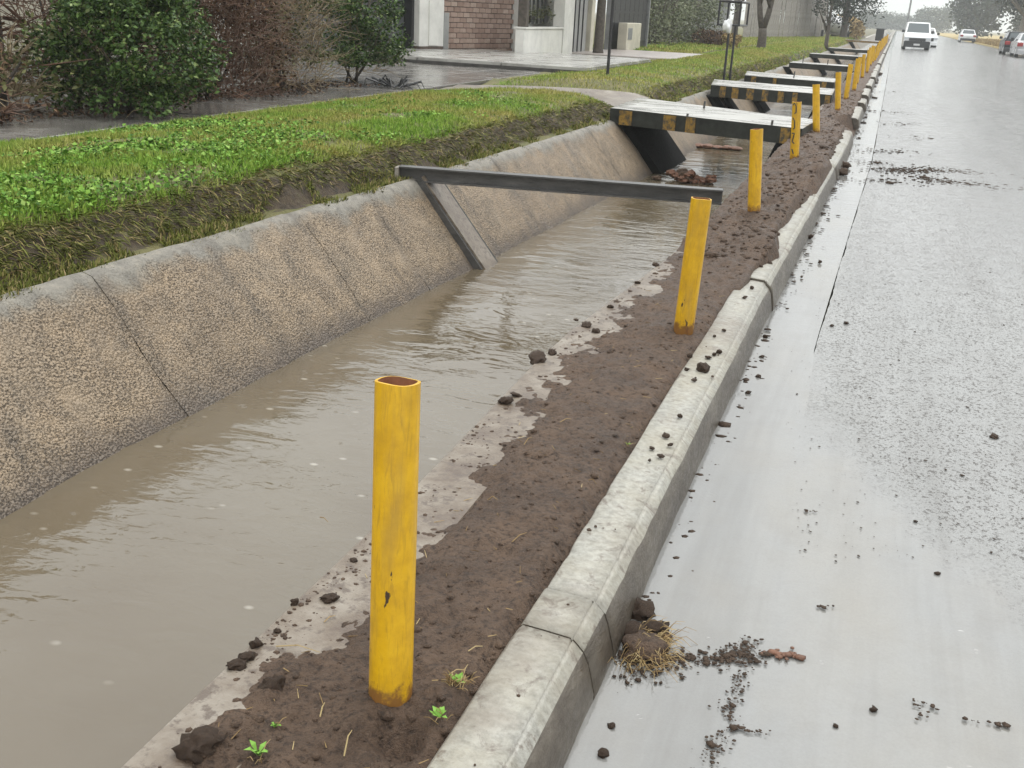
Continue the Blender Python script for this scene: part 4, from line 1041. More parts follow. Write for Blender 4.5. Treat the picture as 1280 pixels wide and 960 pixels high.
LEAF = dict(
    laurel=leafy('laurel_leaf', [(0, (0.022, 0.045, 0.012)), (.5, (0.05, 0.095, 0.022)), (.85, (0.105, 0.17, 0.045)), (1, (0.22, 0.27, 0.10))], .3),
    olive=leafy('olive_leaf', [(0, (0.035, 0.042, 0.014)), (.5, (0.075, 0.085, 0.028)), (1, (0.17, 0.17, 0.07))], .35),
    brown=leafy('withered_leaf', [(0, (0.035, 0.02, 0.014)), (.5, (0.085, 0.048, 0.03)), (1, (0.18, 0.11, 0.06))], .6),
    pale=leafy('pale_leaf', [(0, (0.09, 0.11, 0.06)), (.5, (0.15, 0.17, 0.10)), (1, (0.24, 0.25, 0.16))], .5),
    euca=leafy('eucalyptus_leaf', [(0, (0.03, 0.045, 0.032)), (.5, (0.055, 0.075, 0.05)), (1, (0.10, 0.125, 0.085))], .5),
    dark=leafy('dark_tree_leaf', [(0, (0.018, 0.024, 0.018)), (.5, (0.035, 0.045, 0.034)), (1, (0.07, 0.08, 0.055))], .5),
    dry=leafy('dry_reed', [(0, (0.18, 0.12, 0.05)), (.5, (0.32, 0.23, 0.10)), (1, (0.45, 0.35, 0.18))], .7))
def shrub(name, label, loc, rx, ry, h, nclump, nleaf, lsize, lmat, ntwig, tmat, seed, z0=0.12, csize=.22, tw=.006, group=None, leaf_z=0.0, stems=5, aspect=.55, up_twigs=False):
    rs = np.random.RandomState(seed); rnd = random.Random(seed)
    e = tag(empty(name, loc), label, 'shrub', group)
    C = []
    for k in range(nclump):
        a = rs.uniform(0, 6.28); zz = rs.rand(); rr = math.sqrt(rs.rand()) * (0.55 + .45 * math.sin(math.pi * min(1, zz * .75 + .2)))
        C.append((math.cos(a) * rr * rx, math.sin(a) * rr * ry, z0 + (h - z0) * zz))
    C = np.array(C)
    st = MB()
    for k in range(stems):
        t = C[rnd.randrange(nclump)]; b0 = Vector((rnd.uniform(-.15, .15) * rx, rnd.uniform(-.15, .15) * ry, -.05))
        st.tube([b0, b0 * .6 + Vector(t) * .4 + Vector((rnd.uniform(-.08, .08), rnd.uniform(-.08, .08), 0)), Vector(t)], [tw * 4, tw * 2.6, tw], 6)
    st.build('stem', M['bark'], e, smooth=True)
    if ntwig:
        b = MB()
        for k in range(ntwig):
            if up_twigs:
                a = rnd.uniform(0, 6.28); q = math.sqrt(rnd.random()); s0 = Vector((math.cos(a) * q * rx * .75, math.sin(a) * q * ry * .75, rnd.uniform(0, h * .75)))
                d = Vector((s0.x / rx * .35 + rnd.gauss(0, .6), s0.y / ry * .35 + rnd.gauss(0, .6), rnd.uniform(-.3, 1.1))).normalized()
            else:
                t = C[rnd.randrange(nclump)]; s0 = Vector((t[0] * .55, t[1] * .55, max(.02, t[2] * .6))); d = (Vector(t) - s0 + Vector((rnd.gauss(0, .15), rnd.gauss(0, .15), rnd.gauss(0, .15)))).normalized()
            l = rnd.uniform(.25, .75) * min(1.0, h * .6); k1 = Vector((rnd.gauss(0, .05), rnd.gauss(0, .05), rnd.gauss(0, .05)))
            b.tube([s0, s0 + d * l * .5 + k1, s0 + d * l + k1 * .5], [tw * rnd.uniform(.5, 1.1), tw * .6, tw * .25], 3, cap=False)
        b.build('twigs', tmat, e)['kind'] = 'stuff'
    if nleaf:
        idx = rs.randint(0, nclump, nleaf); g = rs.normal(size=(nleaf, 3)); g /= np.linalg.norm(g, axis=1)[:, None]
        P = C[idx] + g * (csize * rs.uniform(.35, 1.05, nleaf) ** .7)[:, None] * np.array([1, 1, .8]); P = P[P[:, 2] > max(.03, leaf_z)]
        V, F = quads(P, lsize, rs, .3, aspect); fast_obj('foliage', V, F, lmat, e)['kind'] = 'stuff'
    return e
shrub('leafy_shrub', 'dense dark green leafy shrub standing on the wet footpath nearest the grass bank', (-6.98, 9.15, SWZ), .74, .85, 1.22, 120, 17000, .052, LEAF['laurel'], 120, M['twig2'], 1, csize=.20)
shrub('leafy_shrub', 'loose green shrub with pale stems beside the bare dark trunk', (-7.75, 8.0, SWZ), .9, .8, .8, 30, 1100, .058, LEAF['olive'], 260, M['twig2'], 2, csize=.2, tw=.008)
shrub('withered_shrub', 'tall reddish thicket of bare twigs behind the dense dark green shrub', (-8.0, 9.9, SWZ), .9, 1.1, 2.2, 60, 1500, .05, LEAF['brown'], 1100, M['twig'], 8, csize=.24, tw=.007, leaf_z=.15, up_twigs=True)
shrub('withered_shrub', 'brown withered shrub of tangled twigs between the two green shrubs', (-7.45, 11.3, SWZ), .72, 1.15, 2.1, 80, 6500, .05, LEAF['brown'], 1700, M['twig'], 3, csize=.24, tw=.006, leaf_z=.15, up_twigs=True)
shrub('withered_shrub', 'tan leaning withered shrub next to the dark green shrub by the driveway', (-7.55, 13.0, SWZ), .75, .8, 1.9, 60, 4200, .05, LEAF['olive'], 1000, M['twig2'], 4, csize=.24, tw=.006, up_twigs=True, leaf_z=.35)
shrub('leafy_shrub', 'dark green drooping shrub at the edge of the wet driveway', (-7.45, 14.9, SWZ), .72, .95, 1.8, 100, 12500, .055, LEAF['laurel'], 150, M['twig2'], 5, csize=.2, leaf_z=.25)
shrub('withered_shrub', 'low reddish heap of fallen branches at the foot of the bare trunk', (-7.55, 7.4, SWZ), .9, 1.0, .75, 30, 600, .05, LEAF['brown'], 420, M['twig'], 6, csize=.16, tw=.008, z0=.02)
# leaf litter and cut twigs on the path below the shrubs
R2 = np.random.RandomState(5); n_ = 2600
P = np.stack([R2.normal(-7.5, .45, n_), R2.uniform(7.0, 14.5, n_), np.full(n_, SWZ + .012) + R2.rand(n_) * .02], 1); P = P[P[:, 0] < -6.85 + .25 * np.sin(P[:, 1] * 2.2)]
V, F = quads(P, .05, R2, 2.5, .6); tag(fast_obj('leaf_litter', V, F, LEAF['brown']), 'brown leaf litter under the shrubs on the footpath', 'leaf litter', None, 'stuff')
p = at_z(492, 110, SWZ); e = tag(empty('fallen_frond', (p[0], p[1], SWZ)), 'black splayed fallen frond on the wet driveway edge', 'fallen frond'); b = MB(); rnd = random.Random(3)
for k in range(16):
    x0 = rnd.uniform(-.35, .35); b.tube([(x0 * .3, rnd.uniform(-.1, .1), .02), (x0, rnd.uniform(-.25, .25), rnd.uniform(.05, .16)), (x0 * 1.25, rnd.uniform(-.35, .35), .01)], [.012, .016, .006], 4)
b.build('blade_cluster', M['blackmetal'], e)['kind'] = 'stuff'

# ================================================================== trees
def tree(label, loc, h, trunk_r, crown_z, crown_r, nclump, nleaf, lsize, lmat, seed, fork=None, lean=(0, 0), csize=1.0, barkm=None, group=None, weep=False, limbs=8, name='tree', squash=1.0, aspect=.5):
    rnd = random.Random(seed); rs = np.random.RandomState(seed); barkm = barkm or M['bark']
    e = tag(empty(name, loc), label, 'tree', group); b = MB()
    top = Vector((lean[0], lean[1], crown_z + (h - crown_z) * .5))
    if fork:
        fk = Vector((0, 0, fork)); b.tube([(0, 0, -.1), (0.02, 0, .12), fk * .6 + Vector((.03, 0, 0)), fk], [trunk_r * 1.5, trunk_r * 1.1, trunk_r, trunk_r * .95], 9)
        for sx in (-1, 1):
            b.tube([fk - Vector((0, 0, .1)), fk + Vector((sx * .15, .05 * sx, .5)), fk + Vector((sx * .32, 0, 1.6)), top + Vector((sx * crown_r * .4, 0, 0))], [trunk_r * .75, trunk_r * .65, trunk_r * .5, trunk_r * .2], 7)
    else:
        b.tube([(0, 0, -.1), (0, 0, .15), Vector((rnd.uniform(-.1, .1), 0, 0)) + top * .4, top * .75, top], [trunk_r * 1.5, trunk_r * 1.1, trunk_r * .9, trunk_r * .6, trunk_r * .2], 9)
    C = []
    for k in range(nclump):
        g = rs.normal(size=3); g /= np.linalg.norm(g); q = rs.uniform(.35, 1) ** .6
        C.append((lean[0] + g[0] * crown_r * q, lean[1] + g[1] * crown_r * q, (crown_z + h) / 2 + g[2] * (h - crown_z) / 2 * q * squash))
    C = np.array(C)
    for k in range(limbs):
        t = Vector(C[rnd.randrange(nclump)]); s0 = Vector((lean[0] * .5, lean[1] * .5, crown_z * rnd.uniform(.55, 1.0)))
        if fork: s0 = Vector((rnd.choice((-.2, .2)), 0, fork + rnd.uniform(.6, 1.6)))
        b.tube([s0, s0 * .5 + t * .5 + Vector((0, 0, .1 * h * rnd.random() - .05 * h)), t], [trunk_r * .4, trunk_r * .28, trunk_r * .08], 5)
    b.build('trunk', barkm, e, smooth=True)
    idx = rs.randint(0, nclump, nleaf); g = rs.normal(size=(nleaf, 3)); g /= np.linalg.norm(g, axis=1)[:, None]
    sz = csize * rs.uniform(.5, 1.3, nclump)[idx]
    P = C[idx] + g * (sz * rs.uniform(.3, 1.05, nleaf))[:, None] * np.array([1, 1, .75])
    if weep: P[:, 2] -= rs.uniform(0, 1, nleaf) ** 1.5 * weep
    P = P[P[:, 2] > .2]
    V, F = quads(P, lsize, rs, .2, aspect); fast_obj('crown', V, F, lmat, e)['kind'] = 'stuff'
    return e
# bare trunk behind the left shrubs
e = tag(empty('bare_tree', (-8.75, 9.2, .33)), 'bare dark trunk with crossing branches before the cream wall', 'tree'); b = MB()
b.tube([(0, 0, -.05), (.03, .05, .6), (-.02, .1, 1.3), (.10, .1, 2.2), (.05, .2, 3.2)], [.14, .11, .095, .08, .05], 9); b.build('trunk', M['bark'], e, smooth=True)
rnd = random.Random(15); b = MB()
for k in range(60):
    s0 = Vector((rnd.uniform(-.3, .5), rnd.uniform(-1.2, .6), rnd.uniform(.3, 1.6))); d = Vector((rnd.uniform(-.5, 1.0), rnd.uniform(-1, 1), rnd.uniform(-.35, .6))).normalized(); l = rnd.uniform(.6, 1.8)
    b.tube([s0, s0 + d * l * .5 + Vector((rnd.gauss(0, .05), 0, rnd.gauss(0, .06))), s0 + d * l], [rnd.uniform(.008, .02), .009, .003], 5)
b.build('branches', M['twig'], e, smooth=True)

TG = 'street trees on the left verge'
p = at_z(950, 63, .35); tree('bare grey street tree with forked trunk on the grass by the board fence', (p[0], p[1], .33), 6.5, .17, 3.2, 1.9, 40, 1800, .14, LEAF['olive'], 31, fork=.85, barkm=M['bark'], csize=.6)
p = at_x(857, 46, -8.9); tree('slender dead trunk standing in the pale hedge', (-8.9, 47.5, .33), 6, .16, 3.6, 1.5, 20, 600, .14, LEAF['pale'], 32, csize=.5)
tree('brown leaning trunk in front of the black gate', (-7.9, 31.0, .34), 6.0, .13, 3.6, 1.7, 26, 900, .13, LEAF['olive'], 33, csize=.6, name='tree')
p = at_z(1068, 47, .3); tree('street tree with weeping crown beside the farthest footbridge', (-3.9, 92, .3), 6.8, .26, 2.4, 3.0, 60, 3600, .26, LEAF['dark'], 34, csize=.9, weep=1.8)
tree('thin grey sapling by the ditch beyond the third footbridge', (-3.35, 60.5, .3), 3.6, .10, 1.2, .8, 16, 700, .13, LEAF['dark'], 35, csize=.4)
for k, (x, y, h, r, cz, lm, lab) in enumerate([(-8.6, 100, 8.0, 3.0, 1.6, 'dark', 'dark rounded tree behind the end of the board fence'), (-7.6, 118, 8.5, 3.0, 1.8, 'dark', 'dark hazy tree behind the white covered cart'), (-11.5, 86, 8.5, 3.4, 2.2, 'pale', 'pale tree rising behind the board fence'), (-14, 62, 7.5, 3.2, 2.0, 'pale', 'pale loose tree behind the hedge')]):
    tree(lab, (x, y, .3), h, .22, cz, r, 70, 4200, .26, LEAF[lm], 40 + k, csize=.95, weep=.6)
FG = 'hazy trees at the end of the street'
rt = np.random.RandomState(6)
far = [(14.5, 235, 12.5, 5.5), (21, 225, 19, 7.5), (27, 220, 21, 8.5), (36, 212, 20, 8.0), (46, 205, 20, 8), (27, 190, 15, 6), (36, 178, 16, 6.5), (3, 480, 6.0, 7), (-5, 470, 6.5, 7), (-14, 440, 7, 7), (12, 420, 9, 7)]
for k, (x, y, h, r) in enumerate(far):
    tree('tall blue grey hazy tree at the far end of the street' if h > 12 else 'low pale hazy tree on the horizon beyond the van', (x, y, .05), h, .4, h * .14, r, 80, 4200, .85, LEAF['euca'], 60 + k, csize=2.2, group=FG if h > 12 else 'low trees on the horizon', weep=2.0, limbs=9, barkm=M['greybark'])
for k, (x, y, h, r, cz) in enumerate([(12.2, 128, 13, 4.6, 3.4), (16.0, 118, 13, 4.8, 3.0), (14.5, 146, 14, 5.0, 2.8), (20.5, 135, 15, 6, 2.4)]):
    tree('dark gnarled eucalyptus behind the parked cars on the far verge', (x, y, .1), h, .42, cz, r, 60, 3600, .42, LEAF['dark'], 80 + k, csize=1.4, group='gnarled trees behind the parked cars', weep=1.6, limbs=14, barkm=M['greybark'], lean=(rt.uniform(-.8, .8), 0))
# hedge and dry heaps by the houses
shrub('hedge', 'tall pale grey green hedge bush beside the black gate', (-9.2, 44.5, .33), 1.2, 3.2, 2.8, 90, 7000, .12, LEAF['pale'], 300, M['greybark'], 21, csize=.5, tw=.012)
shrub('hedge', 'tall pale hedge bush between the dead trunk and the waste basket', (-9.0, 51.5, .33), 1.2, 3.6, 2.6, 90, 6500, .13, LEAF['pale'], 300, M['greybark'], 22, csize=.5, tw=.012)
shrub('dry_heap', 'low brown heap of dead branches at the hedge foot', (-7.6, 49.5, .34), .7, 2.2, .55, 40, 2200, .11, LEAF['brown'], 200, M['twig'], 23, csize=.22, tw=.01, z0=.05)
shrub('yellow_plant', 'small yellow green plant by the forked street tree', (-6.3, 46.5, .34), .35, .8, .5, 14, 500, .13, LEAF['dry'], 20, M['twig2'], 24, csize=.18, z0=.05)
shrub('reed_clump', 'tall dry reed clump along the far ditch edge', (-3.9, 104, .2), 1.0, 5, 1.6, 60, 2600, .3, LEAF['dry'], 200, M['twig2'], 25, csize=.5, tw=.02)
shrub('reed_clump', 'dry reed clump beside the white covered cart', (-5.2, 128, .2), 1.5, 6, 1.8, 60, 2400, .35, LEAF['dry'], 100, M['twig2'], 26, csize=.6, tw=.02)
rg = np.random.RandomState(7); n_ = 9000
P = np.stack([9.3 + 5 * rg.rand(n_), 96 + 80 * rg.rand(n_), np.full(n_, .12)], 1); V, F = blades(P, np.full(n_, .35), np.full(n_, .09), rg, .9)
tag(fast_obj('dry_grass', V, F, LEAF['dry']), 'dry yellow grass on the far verge beyond the parked cars', 'grass', None, 'stuff')

# ================================================================== houses on the left
hA = tag(empty('cream_house', (-12, 9, .3)), 'cream plastered house wall showing behind the bare trunk', 'house')
def hbox(name, x0, x1, y0, y1, z0, z1, m, e, ch=0.0):
    o = e.matrix_basis.translation; return MB().box(x0 - o.x, x1 - o.x, y0 - o.y, y1 - o.y, z0 - o.z, z1 - o.z, 0, ch).build(name, m, e)
hbox('wall', -15, -10.0, 2.5, 15.2, .3, 3.1, M['cream'], hA); hbox('plinth', -10.0, -9.95, 2.5, 15.2, .3, .62, M['greywall'], hA)
rf = hbox('roof', -15.4, -9.5, 2.2, 15.5, 3.102, 3.25, M['roof'], hA)
wn = hbox('window', -9.998, -9.96, 5.2, 6.6, 1.3, 2.5, M['glass'], hA)
for yy_ in (5.15, 6.6): hbox('window_frame', -10.0, -9.93, yy_, yy_ + .06, 1.25, 2.55, M['whitewall'], hA)

# brick house: facade runs slightly askew to the road
FA0 = Vector((-11.75, 20.4, 0)); FA1 = Vector((-9.55, 28.9, 0)); fdir = (FA1 - FA0).normalized(); fang = math.atan2(fdir.y, fdir.x)
def on_facade(px, py):
    r = Vector(ray(px, py)); n = Vector((fdir.y, -fdir.x, 0)); t = (FA0 - Vector(CAM)).dot(n) / r.dot(n); q = Vector(CAM) + r * t
    return (q - FA0).dot(fdir), q.z
hB = tag(empty('brick_house', (FA0.x, FA0.y, .35), fang), 'brown brick fronted house with white pillar and dark slatted garage gate', 'house')
sP0 = on_facade(518, 60)[0]; sP1 = on_facade(549, 60)[0]; sB1 = on_facade(640, 60)[0]; sT1 = on_facade(648, 60)[0]
def fb(name, s0, s1, d0, d1, z0, z1, m, ch=0.0, parent=None):      # d: metres towards the street
    return MB().box(s0, s1, -d1, -d0, z0, z1, 0, ch).build(name, m, parent or hB)
fb('wall', sP1, sB1, -0.25, -0.02, 0, 3.1, M['mortar']); fb('rear_wall', -.2, sT1, -5, -0.6, 0, 3.1, M['whitewall'])
fb('roof', -.4, sT1 + .4, -5.3, .5, 3.1, 3.28, M['roof'])
fb('pillar', sP0, sP1 - .02, -0.3, .14, 0.18, 3.1, M['whitewall'], .01); fb('pillar_fluting', sP0 + (sP1 - sP0) * .35, sP0 + (sP1 - sP0) * .72, .14, .175, .20, 3.08, M['whitewall'])
fb('pillar_base', sP0 + .03, sP1 - .05, -.28, .15, 0, .18, M['mortar'])
fb('corner_trim', sB1, sT1, -0.3, .08, 0, 3.1, M['whitewall'], .01)
fb('meter_panel', sP1 + .08, sP1 + .28, 0.0, .07, .02, .95, M['greywall'])
# bricks
bw, bh = (sB1 - sP1) / 12.0, 0.122
me_b = MB().cbox(-bw / 2 + .008, bw / 2 - .008, -.045, .0, .006, bh - .010, .012).build('brick', M['brick'], hB)
nb = 0; random.seed(2)
for r_ in range(21):
    for k in range(13):
        s_ = sP1 + (k + (.5 if r_ % 2 == 0 else 0)) * bw
        if s_ + bw / 2 > sB1 + .02 or s_ - bw / 2 < sP1 - .02: continue
        o = me_b if nb == 0 else me_b.copy()
        if nb: COL.objects.link(o)
        o.parent = hB; o.location = (s_, .02 + random.uniform(-.006, .006), r_ * bh); o.rotation_euler = (random.uniform(-.03, .05), random.uniform(-.012, .012), random.uniform(-.02, .02)); nb += 1
# garage gate with wide slats
gate = fb('garage_gate', -.1, sP0, -.35, -.30, 0, 2.6, M['blackmetal'])
for k in range(9):
    MB().cbox(-.05, sP0 - .07, .26, .30, .06 + k * .275, .06 + k * .275 + .21, .008).build('slat', M['slat'], gate)
fb('gate_post', sP0 - .09, sP0 - .002, -.34, -.02, 0, 3.1, M['blackmetal'])

# front wall line x = -8.6
WX = -8.45
def yx(px, py=60, x=WX): return at_x(px, py, x)[1]
hC = tag(empty('white_house', (WX, 29, .36)), 'white front with planter wall, pot brackets and pale door beside the brick house', 'house')
y0, y1, y2, y3 = yx(655), yx(702), yx(709), yx(735)
hbox('planter_wall', WX - .25, WX, y0, y1, .3, 1.02, M['whitewall'], hC, .02); hbox('planter_cap', WX - .28, WX + .03, y0 - .02, y1 + .02, 1.022, 1.06, M['whitewall'], hC)
hbox('rear_wall', WX - 2.2, WX - 1.0, y0 + 2.6, y3 + 4, .3, 3.2, M['whitewall'], hC); hbox('roof', WX - 1.0, WX + .3, y0 + .2, y3 + 3.2, 3.2, 3.36, M['roof'], hC)
for k in range(7): hbox('window_bar', WX - .98, WX - .95, y0 + 2.7 + k * .36, y0 + 2.74 + k * .36, 1.1, 2.4, M['whitewall'], hC)
hbox('window', WX - .998, WX - .985, y0 + 2.65, y0 + 5.0, 1.1, 2.4, M['glass'], hC)
hbox('pier', WX - .3, WX + .02, y1 + .05, y2 + .45, .3, 2.9, M['whitewall'], hC, .01)
dr = hbox('door', WX - .12, WX - .06, y2 + .5, y3 - .1, .35, 2.5, M['greywall'], hC)
for k in range(3): MB().box(.0, .03, -.02, .02, 0, 2.1).build('door_bar', M['blackmetal'], dr, loc=(-.06, y2 + .75 + k * (y3 - y2 - .9) / 3 - 29, 0.02))
hbox('pier', WX - .3, WX + .05, y3, y3 + .35, .3, 2.9, M['cream'], hC, .01)
pl_ = []
for k, (px, py) in enumerate(((665, 22), (682, 22))):
    q = at_x(px, py, WX + .02 - .3)
    e = tag(empty('hanging_pot', (q[0], q[1], q[2] - .12)), 'dark hanging plant pot above the white planter wall', 'plant pot', 'hanging pots over the planter')
    pot = MB().tube([(0, 0, 0), (0, 0, .10), (0, 0, .16)], [.07, .10, .105], 10).build('pot', M['blackmetal'], e)
    b = MB(); b.tube([(0, 0, .16), (0, 0, .9)], .006, 4).build('hanger', M['blackmetal'], e)
    rq = np.random.RandomState(k); Pq = rq.normal(size=(160, 3)) * .10 + np.array([0, 0, .20]); V, F = quads(Pq, .07, rq); fast_obj('foliage', V, F, LEAF['olive'], e)['kind'] = 'stuff'
# utility pole by the brick corner
pp = at_z(652, 69, .40)
e = tag(empty('utility_pole', (pp[0], pp[1], .34)), 'dark square timber pole between brick wall and planter', 'pole'); MB().cbox(-.11, .11, -.11, .11, 0, 5.2, .02).build('shaft', M['bark'], e); MB().cbox(-.13, .13, -.13, .13, 0, .18, .02).build('collar', M['darkconc'], e)
# black gate and meter box
yg0, yg1 = yx(757), yx(806, 55)
e = tag(empty('black_gate', (WX, yg0, .34)), 'tall black sheet gate between the white door and the pale hedge', 'gate')
ng = 8; dy = (yg1 - yg0 - .3) / ng
for k in range(ng): MB().box(-.05, -.02, .3 + k * dy + .012, .3 + (k + 1) * dy - .012, .04, 2.3).build('panel', M['blackmetal'], e)
for z in (.25, 1.15, 2.15): MB().box(-.02, .02, .3, yg1 - yg0, z, z + .06).build('rail', M['blackmetal'], e)
for yy_ in (.12, yg1 - yg0): MB().box(-.09, .06, yy_, yy_ + .16, 0, 2.45).build('post', M['greymetal'], e)
q = at_z(774, 61, .36); e = tag(empty('meter_box', (WX + .3, yx(765), .35)), 'low pale concrete meter box in front of the black gate', 'meter box')
MB().cbox(-.15, .15, 0, yx(783) - yx(765), 0, .85, .015).build('body', M['cream'], e); MB().box(.15, .165, .15, .7, .35, .7).build('lid', M['greymetal'], e)
# drain pipe posts by the door
# board fence and shed beyond the hedge
f0, f1 = Vector(at_z(928, 47, .36)), Vector(at_z(1030, 46, .36))
e = tag(empty('board_fence', (f0.x, f0.y, .33), math.atan2(f1.y - f0.y, f1.x - f0.x)), 'weathered grey fence of upright boards behind the forked street tree', 'fence')
Lf = (f1 - f0).length; nbd = 44; base = None; random.seed(8)
for k in range(nbd):
    if base is None: o = base = MB().cbox(0, Lf / nbd - .03, -.02, .02, 0, 3.4, .01).build('board', M['board'], e)
    else: o = base.copy(); COL.objects.link(o)
    o.parent = e; o.location = (k * Lf / nbd, random.uniform(-.03, .03), random.uniform(-.12, .0)); o.rotation_euler = (0, random.uniform(-.008, .008), 0)
for z in (.6, 2.4): MB().box(0, Lf, .03, .10, z, z + .12).build('rail', M['board'], e)
e = tag(empty('white_shed', (-10.6, 62.0, .33), -0.12), 'pale grey shed of horizontal sheets with white roof edge behind the forked tree', 'shed')
MB().box(-3, 0, 0, 7.5, 0, 2.2).build('wall', M['greywall'], e)
for k in range(5): MB().box(0.004, .05, .1, 7.4, .1 + k * .42, .45 + k * .42).build('sheet', M['greymetal'], e)
MB().prism([(-3.3, 2.202), (.35, 2.202), (.35, 2.32), (-3.3, 2.75)], 'y', -.2, 7.7).build('roof', M['whitewall'], e)

# ================================================================== waste basket stands, cart, bin, street pole
def stand(label, base, sep_, h, wz, group, rz):
    e = tag(empty('waste_basket_stand', base, rz), label, 'waste basket', group)
    for s_ in (0, 1): MB().tube([(0, s_ * sep_, -.1), (0, s_ * sep_, h - wz)], .025, 8).build('post', M['blackmetal'], e)
    fr_ = MB(); a, b_ = -.18, sep_ + .18; zz = h - wz
    for x in (-.22, .22):
        fr_.tube([(x, a, zz), (x, b_, zz)], .022, 6); fr_.tube([(x, a, h), (x, b_, h)], .022, 6)
        fr_.tube([(x, a, zz), (x, a, h)], .022, 6); fr_.tube([(x, b_, zz), (x, b_, h)], .022, 6)
    for yy_ in (a, b_):
        fr_.tube([(-.22, yy_, zz), (.22, yy_, zz)], .022, 6); fr_.tube([(-.22, yy_, h), (.22, yy_, h)], .022, 6)
    fr_.build('basket_frame', M['blackmetal'], e)
    gr = MB()
    for k in range(9):
        yy_ = a + (b_ - a) * k / 8; gr.tube([(-.22, yy_, zz), (.22, yy_, zz)], .006, 4)
    gr.build('basket_grid', M['blackmetal'], e); return e
p1 = at_z(905, 96, .30)
st1 = stand('black framed waste basket stand with a white bag, beyond the first footbridge', (p1[0], p1[1], .28), .95, 1.55, .47, 'waste basket stands', 0.0)
q = at_y(909, 31, p1[1] - .2)
def bag(q, s, lab, seed):
    V, F = lump(IC3, seed, .75, 1.3); return tag(mobj('plastic_bag', V * s, F, M['bag'], None, smooth=True, loc=tuple(q)), lab, 'bag')
bag(q - np.array([0, 0, .03]), .10, 'white plastic bag hanging on the black waste basket frame', 900)
p2 = at_z(759, 99, .36)
e = tag(empty('waste_basket_stand', (p2[0], p2[1], .34), 0.0), 'tall black single post waste basket stand on the grass by the raised crossing slab', 'waste basket', 'waste basket stands')
MB().tube([(0, 0, -.1), (0, 0, 1.62)], .028, 8).build('post', M['blackmetal'], e); b = MB()
for zz in (1.62, 2.0):
    b.tube([(-.3, -.45, zz), (.3, -.45, zz), (.3, .45, zz), (-.3, .45, zz), (-.3, -.45, zz)], .018, 6)
b.build('basket_frame', M['blackmetal'], e)['kind'] = 'stuff'
for k in range(7): MB().tube([(-.3, -.45 + k * .15, 1.62), (.3, -.45 + k * .15, 1.62)], .008, 4).build('grid_bar', M['blackmetal'], e)
for x in (-.3, .3):
    for y_ in (-.45, .45): MB().tube([(x, y_, 1.62), (x, y_, 2.0)], .016, 5).build('corner_bar', M['blackmetal'], e)
q = at_z(1040, 49, .36)
e = tag(empty('covered_cart', (q[0] - .2, 96, .33)), 'white tarpaulin covered cart on the verge by the dark trees', 'cart')
V, F = lump(IC3, 910, .3, .85); mobj('tarpaulin', V * np.array([1.25, 1.6, 1.0]) + np.array([0, 0, .95]), F, M['bag'], e, smooth=True)
for sx in (-1, 1): 
    wv = MB().tube([(sx * .95, 0, .32), (sx * 1.1, 0, .32)], [.32, .32], 14).build('wheel', M['tyre'], e)
MB().box(-.85, .85, -1.2, 1.2, .30, .42).build('bed', M['board'], e)
q = at_z(1108, 50, .2); e = tag(empty('waste_bin', (-1.35, 103, .2)), 'black square waste bin at the far end of the bollard row', 'bin')
MB().cbox(-.33, .33, -.3, .3, 0.05, .98, .04).build('body', M['blackmetal'], e); MB().cbox(-.36, .36, -.33, .33, .985, 1.06, .03).build('lid', M['blackmetal'], e)
q = at_y(1133, 33, 190); e = tag(empty('street_pole', (q[0], 190, 0)), 'tall thin grey street pole rising behind the white van', 'pole')
MB().tube([(0, 0, 0), (.1, 0, 6), (.35, 0, 12)], [.17, .13, .09], 8).build('shaft', M['greymetal'], e); MB().tube([(.35, 0, 12), (1.6, 0, 12.6)], .06, 6).build('arm', M['greymetal'], e); MB().box(1.5, 2.1, -.12, .12, 12.55, 12.7).build('lamp_head', M['greymetal'], e)

